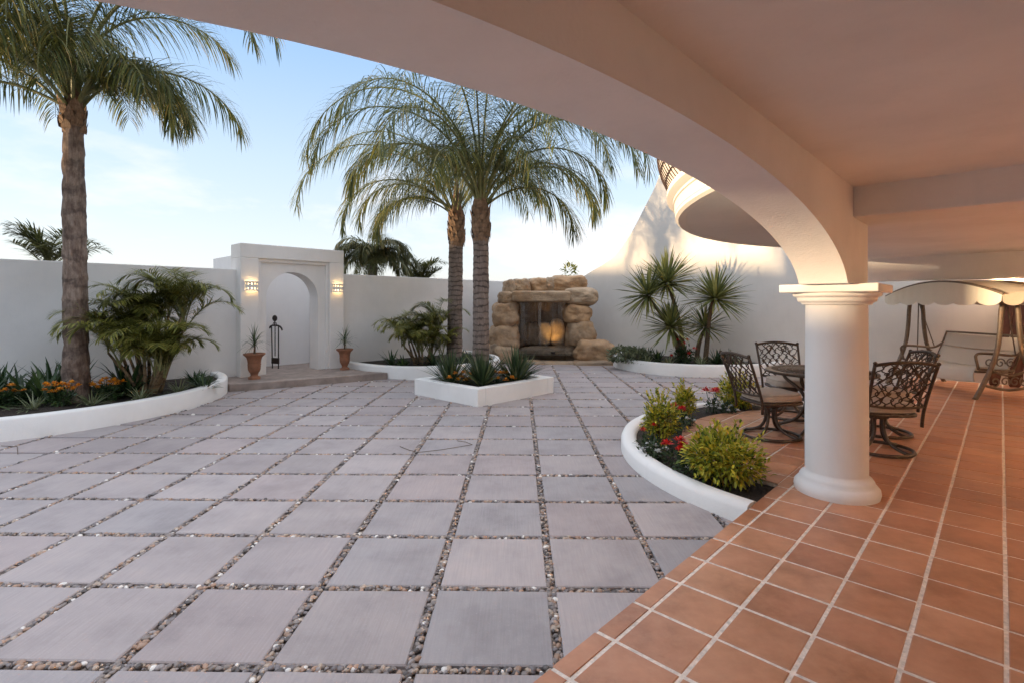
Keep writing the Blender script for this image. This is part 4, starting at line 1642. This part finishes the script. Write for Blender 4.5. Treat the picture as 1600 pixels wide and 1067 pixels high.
rk = M['rock']
for k, a in enumerate([(330, 225, 130, 150, .5, .35, .1), (310, 330, 175, 125, .75, .25, 0), (290, 500, 245, 225, .8, .1, .03), (275, 735, 265, 245, .85, .05, 0), (165, 870, 150, 170, .5, -.15, .2), (290, 890, 200, 150, .5, -.3, -.1),
                       (460, 210, 180, 140, .6, .45, .05), (640, 200, 180, 150, .6, .5, 0), (1020, 830, 210, 180, .5, .35, 0), (960, 900, 160, 150, .4, .2, 0), (340, 610, 170, 160, .5, .45, 0), (770, 195, 130, 150, .6, .5, .05), (950, 185, 310, 160, .7, .4, -.03),
                       (1045, 315, 300, 165, .85, .2, 0), (1015, 490, 250, 180, .75, .1, 0), (1050, 685, 255, 235, .85, .1, .05), (1170, 860, 340, 210, .9, -.35, -.06)]):
    boulder(*a[:6], rk, 200 + k, rot=a[6], amp=.11, sq=3.7)
for k, a in enumerate([(440, 690, 150, 250, .4, .5, .1), (565, 705, 170, 230, .5, .6, 0), (695, 700, 150, 215, .4, .58, 0), (835, 690, 150, 240, .45, .56, .05)]):
    boulder(*a[:6], rk if k > 1 else M['wetrock'], 230 + k, rot=a[6])
boulder(645, 315, 520, 100, 1.0, .12, rk, 240, sq=9, name='ledge', amp=.03)
boulder(650, 600, 620, 760, .35, .95, M['wetrock'], 241, sq=6, name='back_wall', amp=.12)
for k, a in enumerate([(760, 985, 560, 75, .5, -.42, 0), (1160, 985, 380, 110, .9, -.5, 0), (480, 985, 320, 90, .5, -.35, 0)]):
    boulder(*a[:6], rk, 250 + k, sq=5, name='basin_rim', amp=.06)
boulder(700, 900, 520, 150, .3, .16, M['wetrock'], 260, sq=4, name='basin_wall', amp=.1)
m_ = MB()
x0, z0 = zf(420, 800)
x1_, _ = zf(960, 800)
m_.add([(x0, -.45, .22), (x1_, -.45, .22), (x1_, .9, .22), (x0, .9, .22)], [(0, 1, 2, 3)])
m_.build('pool_water', M['water'], fo)
rng = random.Random(9)
m_ = MB()
for k in range(70):
    x, zt = zf(rng.uniform(430, 880), 372)
    zb_ = .25 if k % 4 == 0 else zf(0, rng.uniform(430, 640))[1]
    yy = -.30 + rng.uniform(-.03, .03)
    r_ = rng.uniform(.003, .007)
    x2 = x
    pts = []
    for f in range(8):
        x2 += rng.uniform(-.006, .006)
        pts.append((x2, yy + .02 * f / 7, zt + (zb_ - zt) * f / 7))
    m_.tube(pts, [r_ * rng.uniform(.6, 1.4) * (1 - .6 * f / 7) for f in range(8)], 5)
m_.build('waterfall', M['fall'], fo, smooth=180)
m_ = MB()
x, z_ = zf(765, 730)
m_.lathe([(0, .0), (.05, .0), (.06, .03), (.055, .06), (.0, .06)], 16, (x, -.2, .235))
m_.build('pool_lamp', M['iron'], fo, smooth=50)
ld = bpy.data.lights.new('pool_spot', 'SPOT')
ld.energy = 5.5
ld.color = (1, .62, .18)
ld.spot_size = R(62)
ld.spot_blend = .9
ld.shadow_soft_size = .04
lo = bpy.data.objects.new('pool_spot', ld)
col.objects.link(lo)
lo.location = (1.0 + x, FY - .2, .33)
lo.rotation_euler = (Vector((.05, .62, .62))).to_track_quat('-Z', 'Y').to_euler()

# little plant above the fountain
rng = random.Random(77)
t_ = thing('small_tree', 'small leafy sprig of a tree above the wall beyond the fountain', 'tree', Vector((2.05, 18.2, -.05)))
m_ = MB()
m_.tube([(0, 0, 0), (.04, 0, 1.6), (.0, 0, 2.7)], [.04, .03, .015], 6)
m_.build('trunk', M['stem'], t_, smooth=180)
m_ = MB()
leaf_cloud(m_, rng, (0, 0, 2.75), (.26, .26, .36), 150, .13)
m_.build('crown', M['areca'], t_)

# ---------------------------------------------------------------- patio table and chairs


def circle(c, r, n=28, z_=0, ax='z'):
    return [(c[0] + r * math.cos(2 * PI * i / n), c[1] + r * math.sin(2 * PI * i / n), z_) for i in range(n)]


tb = thing('patio_table', 'round bronze cast metal patio table partly hidden by the column', 'table', Vector((3.52, 5.87, .14)))
m_ = MB()
m_.lathe([(.50, .675), (.555, .672), (.565, .685), (.562, .70), (.545, .708), (.50, .705), (.50, .675)], 56)
for i in range(1, 7):
    m_.tube(circle((0, 0), .07 * i, 40, .695), .008, 5, closed=True)
for i in range(36):
    a = 2 * PI * i / 36
    for s in (-1, 1):
        m_.tube([(r_ * math.cos(a + s * r_ * .8), r_ * math.sin(a + s * r_ * .8), .695) for r_ in [.07 + .09 * j for j in range(6)]], .008, 5)
m_.build('tabletop', M['bronze'], tb, smooth=50)
for k in range(4):
    a = k * PI / 2 + .6
    m_ = MB()
    pts = catmull([(.42, 0, .68), (.40, 0, .58), (.22, 0, .45), (.16, 0, .3), (.26, 0, .12), (.42, 0, .03), (.47, 0, .02)], 4)
    m_.tube([(p.x * math.cos(a), p.x * math.sin(a), p.z) for p in pts], .02, 8)
    m_.build('leg', M['bronze'], tb, smooth=180)
m_ = MB()
m_.tube(circle((0, 0), .18, 24, .36), .012, 6, closed=True)
m_.build('stretcher', M['bronze'], tb, smooth=180)


def spiral(c, r, turns, a0_, s=1, n=18):
    return [(c[0] + r * (1 - .75 * i / n) * math.cos(a0_ + s * turns * 2 * PI * i / n), c[1] + r * (1 - .75 * i / n) * math.sin(a0_ + s * turns * 2 * PI * i / n)) for i in range(n + 1)]


def make_chair(label, loc, rz):
    """faces local +x"""
    t_ = thing('patio_chair', label, 'chair', loc, rz, 'bronze swivel chairs around the patio table')
    m_ = MB()
    m_.tube(circle((0, 0), .29, 40, .022), .017, 8, closed=True)
    m_.build('base_ring', M['bronze'], t_, smooth=180)
    for k in range(4):
        a = k * PI / 2 + .5
        m_ = MB()
        pts = catmull([(.285, 0, .03), (.20, 0, .05), (.11, 0, .10), (.06, 0, .19), (.055, 0, .30), (.08, 0, .36)], 4)
        m_.tube([(p.x * math.cos(a), p.x * math.sin(a), p.z) for p in pts], .017, 8)
        m_.build('leg', M['bronze'], t_, smooth=180)
    m_ = MB()
    m_.lathe([(0, .33), (.09, .33), (.10, .36), (.06, .385), (0, .385)], 20)
    m_.build('swivel_hub', M['bronze'], t_, smooth=50)
    m_ = MB()
    def rr_(sx, sy, z_, n=40, e=4.0, ox_=0):
        out = []
        for i in range(n):
            a = 2 * PI * i / n
            l = (abs(math.cos(a)) ** e + abs(math.sin(a)) ** e) ** (-1 / e)
            out.append((ox_ + sx * l * math.cos(a), sy * l * math.sin(a), z_))
        return out
    m_.tube(rr_(.255, .25, .40), .018, 8, closed=True)
    for y in (-.12, 0, .12):
        m_.tube([(-.25, y, .40), (.25, y, .40)], .010, 6)
    m_.build('seat_frame', M['bronze'], t_, smooth=180)
    m_ = MB()
    lay = [(.92, .415), (.99, .43), (1.0, .455), (.985, .485), (.93, .502), (.8, .51), (.5, .516), (.2, .518)]
    vs_ = []
    for f, z_ in lay:
        vs_ += rr_(.25 * f, .245 * f, z_, e=4.5)
    n = 40
    fs = [(j * n + i, j * n + (i + 1) % n, (j + 1) * n + (i + 1) % n, (j + 1) * n + i) for j in range(len(lay) - 1) for i in range(n)]
    fs.append(tuple(range((len(lay) - 1) * n, len(lay) * n)))
    m_.add(vs_, fs)
    cu = m_.build('seat_cushion', M['cushion'], t_, smooth=180)
    m_ = MB()
    m_.tube(rr_(.252, .247, .432), .006, 5, closed=True)
    m_.tube(rr_(.248, .243, .492), .006, 5, closed=True)
    m_.build('piping', M['cushion'], cu, smooth=180)
    # back: plane leaning back, bx(h) gives x offset
    def bp(y, h):
        return (-.245 - .02 - .16 * (max(0, h) / .5) ** 1.25 - .04 * (1 - (y / .27) ** 2) * min(1, h / .3), y * (1 + .10 * h / .5), .40 + h)
    m_ = MB()
    for s in (-1, 1):
        m_.tube([bp(s * .245, h) for h in (-.10, -.03, .05, .15, .25, .35, .45, .50)], .015, 8)
        c = bp(s * .245, .515)
        m_.ball(c, .019, sub=1)
    m_.tube([bp(.245 * f, .495 + .035 * (1 - f * f)) for f in [i / 10 - 1 for i in range(21)]], .016, 8)
    m_.tube([bp(.245 * f, .10 - .02 * (1 - f * f)) for f in [i / 8 - 1 for i in range(17)]], .012, 8)
    br = m_.build('backrest', M['bronze'], t_, smooth=180)
    m_ = MB()
    lines = 11
    p_ = .125
    for k in range(lines):
        y0 = -.205 + .41 * k / (lines - 1)
        ph = PI if k % 2 else 0
        pts = []
        for i in range(37):
            h = .09 + .42 * i / 36
            y = y0 + .026 * math.sin(2 * PI * h / p_ + ph + .5 * math.sin(k * 2.3)) + .008 * math.sin(5 * PI * h / p_ + k)
            pts.append(bp(max(-.24, min(.24, y)), h))
        m_.tube(pts, .0062, 5)
    for k in range(lines - 1):
        yc = -.205 + .41 * (k + .5) / (lines - 1)
        for j in range(3):
            hc = .16 + p_ * j + (p_ / 2 if k % 2 else 0) + .0
            if hc > .47:
                continue
            m_.tube([bp(yc + q[0], hc + q[1]) for q in spiral((0, 0), .022, .9, k * 1.3 + j)], .0055, 5)
    for s in (-1, 1):
        m_.tube([bp(s * (.09 + q[0]), .44 + q[1]) for q in spiral((0, 0), .05, 1.2, 0 if s > 0 else PI, s)], .0075, 5)
        m_.tube([bp(s * .235 + s * 0, .1), bp(s * .12, .2), bp(s * .2, .32), bp(s * .06, .45), bp(s * .0, .52)], .008, 5)
    m_.build('filigree', M['bronze'], br, smooth=180)
    return t_


ch = make_chair('bronze swivel chair with beige cushion left of the column, its back to the court', Vector((2.86, 5.68, .14)), R(8))
dup(ch, Vector((3.60, 6.66, .14)), R(-97), 'bronze swivel chair on the far side of the table, left of the column')
dup(ch, Vector((3.66, 5.14, .14)), R(84), 'bronze swivel chair with its openwork back to the viewer right of the column')
dup(ch, Vector((4.17, 5.83, .14)), R(168), 'bronze swivel chair behind the others, right of the column before the swing')

# ---------------------------------------------------------------- garden swing
sw = thing('garden_swing', 'taupe garden swing with arched cream canopy beside the facade wall', 'swing', Vector((7.65, 8.78, .14)))
YN, YF = -.88, .95
T = M['swingtube']
for y in (YN, YF):
    for s in (-1, 1):
        m_ = MB()
        pts = catmull([(s * .09, y, 1.60), (s * .13, y, 1.35), (s * .15, y, 1.05), (s * .20, y, .72), (s * .33, y, .38), (s * .52, y, .02), (s * .56, y, .0)], 5)
        m_.tube(pts, [.034] * len(pts), 9)
        m_.build('leg', T, sw, smooth=180)
    m_ = MB()
    m_.tube(catmull([(-.30, y, .45), (0, y, .36), (.3, y, .45)], 6), .018, 7)
    m_.tube(catmull([(-.42, y, .22), (0, y, .14), (.42, y, .22)], 6), .022, 7)
    for cx_ in (-.22, -.07, .08, .23):
        m_.tube([(cx_ + q[0], y, .27 + q[1]) for q in spiral((0, 0), .075, 1.2, cx_ * 9)], .010, 6)
    m_.build('stretcher', T, sw, smooth=180)


HX = .47


def can(y, x):
    f = (y + .07) / 1.18
    return 1.63 + .23 * (1 - f * f) - .05 * (abs(x) / HX) ** 1.6


m_ = MB()
ny, nx = 36, 12
ys = [-1.25 + 2.36 * i / ny for i in range(ny + 1)]
xs = [-HX + 2 * HX * j / nx for j in range(nx + 1)]
m_.add([(x, y, can(y, x)) for y in ys for x in xs], [(i * (nx + 1) + j, i * (nx + 1) + j + 1, (i + 1) * (nx + 1) + j + 1, (i + 1) * (nx + 1) + j) for i in range(ny) for j in range(nx)])
cn_ = m_.build('canopy', M['canopy'], sw, smooth=180)
s_ = cn_.modifiers.new('Solidify', 'SOLIDIFY')
s_.thickness = .012
for s in (-1, 1):
    m_ = MB()
    vs_ = []
    nn = 96
    for i in range(nn + 1):
        y = -1.25 + 2.36 * i / nn
        z_ = can(y, HX)
        zl_ = 1.50 - .065 * abs(math.sin(PI * i / 16)) ** .6
        vs_ += [(s * (HX + .003), y, z_ + .012), (s * (HX + .01 + .006 * math.sin(i * .9)), y, zl_)]
    m_.add(vs_, [(2 * i, 2 * i + 1, 2 * i + 3, 2 * i + 2) for i in range(nn)])
    m_.build('valance', M['canopy'], cn_, smooth=180)
for ye in (-1.25, 1.11):
    m_ = MB()
    vs_ = []
    nn = 48
    for i in range(nn + 1):
        x = -HX + 2 * HX * i / nn
        zl_ = 1.50 - .065 * abs(math.sin(PI * i / 16)) ** .6
        e = -.004 if ye < 0 else .004
        vs_ += [(x, ye + e, can(ye, x) + .01), (x, ye + e * 2, zl_)]
    m_.add(vs_, [(2 * i, 2 * i + 1, 2 * i + 3, 2 * i + 2) for i in range(nn)])
    m_.build('valance', M['canopy'], cn_, smooth=180)
for x in (-HX + .02, HX - .02):
    m_ = MB()
    m_.tube([(x, y, can(y, x) + .02) for y in ys], .02, 8)
    m_.build('canopy_rail', T, sw, smooth=180)
for y in (YN, YF):
    m_ = MB()
    m_.tube([(-HX + .02, y, can(y, HX)), (0, y, 1.60), (HX - .02, y, can(y, HX))], .018, 7)
    m_.build('canopy_strut', T, sw, smooth=180)


def sling(path, y0, y1, th, nyy=14, sag=.03):
    m_ = MB()
    vs_ = []
    k = len(path)
    for side in (0, 1):
        for i in range(nyy + 1):
            y = y0 + (y1 - y0) * i / nyy
            f = 2 * i / nyy - 1
            for j, (x, z_) in enumerate(path):
                a, b = Vector(path[max(0, j - 1)]), Vector(path[min(k - 1, j + 1)])
                t = (b - a).normalized()
                nrm = Vector((-t.y, t.x))
                w = 1 - (abs(f) ** 6) * .6
                o_ = (th / 2 * w if side == 0 else -th / 2 * w)
                vs_.append((x + nrm.x * o_ + .004 * math.sin(i * 2.1 + j), y, z_ + nrm.y * o_ - sag * (1 - f * f)))
    h = (nyy + 1) * k
    fs = []
    for i in range(nyy):
        for j in range(k - 1):
            a = i * k + j
            fs.append((a, a + 1, a + k + 1, a + k))
            fs.append((h + a + k, h + a + k + 1, h + a + 1, h + a))
    for i in range(nyy):
        for j in (0, k - 1):
            a = i * k + j
            fs.append((a, a + k, h + a + k, h + a))
    for j in range(k - 1):
        for i in (0, nyy):
            a = i * k + j
            fs.append((a, a + 1, h + a + 1, h + a))
    m_.add(vs_, fs)
    return m_


seatp = [(p.x, p.y) for p in catmull([(-.36, .24), (-.37, .34), (-.34, .44), (-.25, .46), (-.05, .43), (.12, .41), (.20, .43)], 4)]
sling(seatp, -.68, .72, .055).build('seat_cushion', M['swingcloth'], sw, smooth=180)
backp = [(p.x, p.y) for p in catmull([(.17, .44), (.24, .55), (.32, .70)], 4)]
sling(backp, -.68, .72, .06).build('back_cushion', M['swingcloth'], sw, smooth=180)
headp = [(p.x, p.y) for p in catmull([(.325, .71), (.36, .80), (.40, .90), (.405, .93)], 4)]
sling(headp, -.68, .72, .075, sag=.02).build('head_cushion', M['swingcloth'], sw, smooth=180)
m_ = MB()
m_.tube([(-.35, -.72, .40), (-.35, .76, .40), (.2, .76, .38), (.42, .76, .95), (.42, -.72, .95), (.2, -.72, .38)], .018, 7, closed=True)
m_.build('seat_frame', T, sw, smooth=60)
for y in (-.75, .79):
    m_ = MB()
    m_.tube(catmull([(.36, y, .74), (.2, y, .66), (-.1, y, .68), (-.33, y, .69), (-.40, y, .66), (-.40, y, .6), (-.36, y, .44)], 5), .02, 8)
    for cx_, r_ in ((-.2, .08), (-.02, .08), (.14, .07)):
        m_.tube([(cx_ + q[0], y, .54 + q[1]) for q in spiral((0, 0), r_, 1.3, cx_ * 8)], .010, 6)
    m_.tube([(-.35, y, .44), (.2, y, .42)], .016, 7)
    m_.build('armrest', T, sw, smooth=180)
    for xx_ in (-.1, .22):
        m_ = MB()
        m_.tube([(0.0, y + (.10 if y > 0 else -.08), 1.5), (xx_, y, .60 if xx_ < 0 else .66)], .009, 6)
        m_.build('hanger_rod', T, sw, smooth=180)

# weathered timber behind the swing
t_ = thing('timber_slab', 'reddish brown timber slab leaning on the facade behind the swing', 'timber', W(12.6, .02, .14), ROTZ)
m_ = MB()
for k, (x, lean, w_) in enumerate([(.0, .12, .16), (.2, .05, .2)]):
    V, F = ICO[3]
    vs_ = []
    for v in V:
        l = (abs(v[0]) ** 5 + abs(v[1]) ** 5 + abs(v[2]) ** 6) ** (-1 / 5.3)
        p = Vector(v) * l
        d = 1 + .12 * mnoise.noise((p.x + k * 7, p.y, p.z * 4))
        vs_.append((x + p.x * w_ * .5 * d + p.z * lean, .1 + p.y * .05 * d + p.z * .1, .85 + p.z * .83))
    m_.add(vs_, F)
m_.build('slab', M['wood'], t_, smooth=180)

# fallen palm strands on the paving
FP = 'dry palm strands fallen on the paving'
for lb, pts in (('thin dry palm strand bent in a zigzag on the pavers', [(625, 698), (640, 704), (655, 707), (690, 703), (738, 695), (728, 691), (714, 689)]),
                ('thin dry palm strand lying at the left edge of the paving', [(2, 697), (27, 698), (28, 710)])):
    m_ = MB()
    q = []
    for px, py in pts:
        Y = 1284.8 / (py - 475)
        q.append(((px - 800) / 803 * Y, Y, .008))
    m_.tube(q, .0032, 5)
    tag(m_.build('palm_strand', M['stem'], None, smooth=180), lb, 'palm strand', FP)
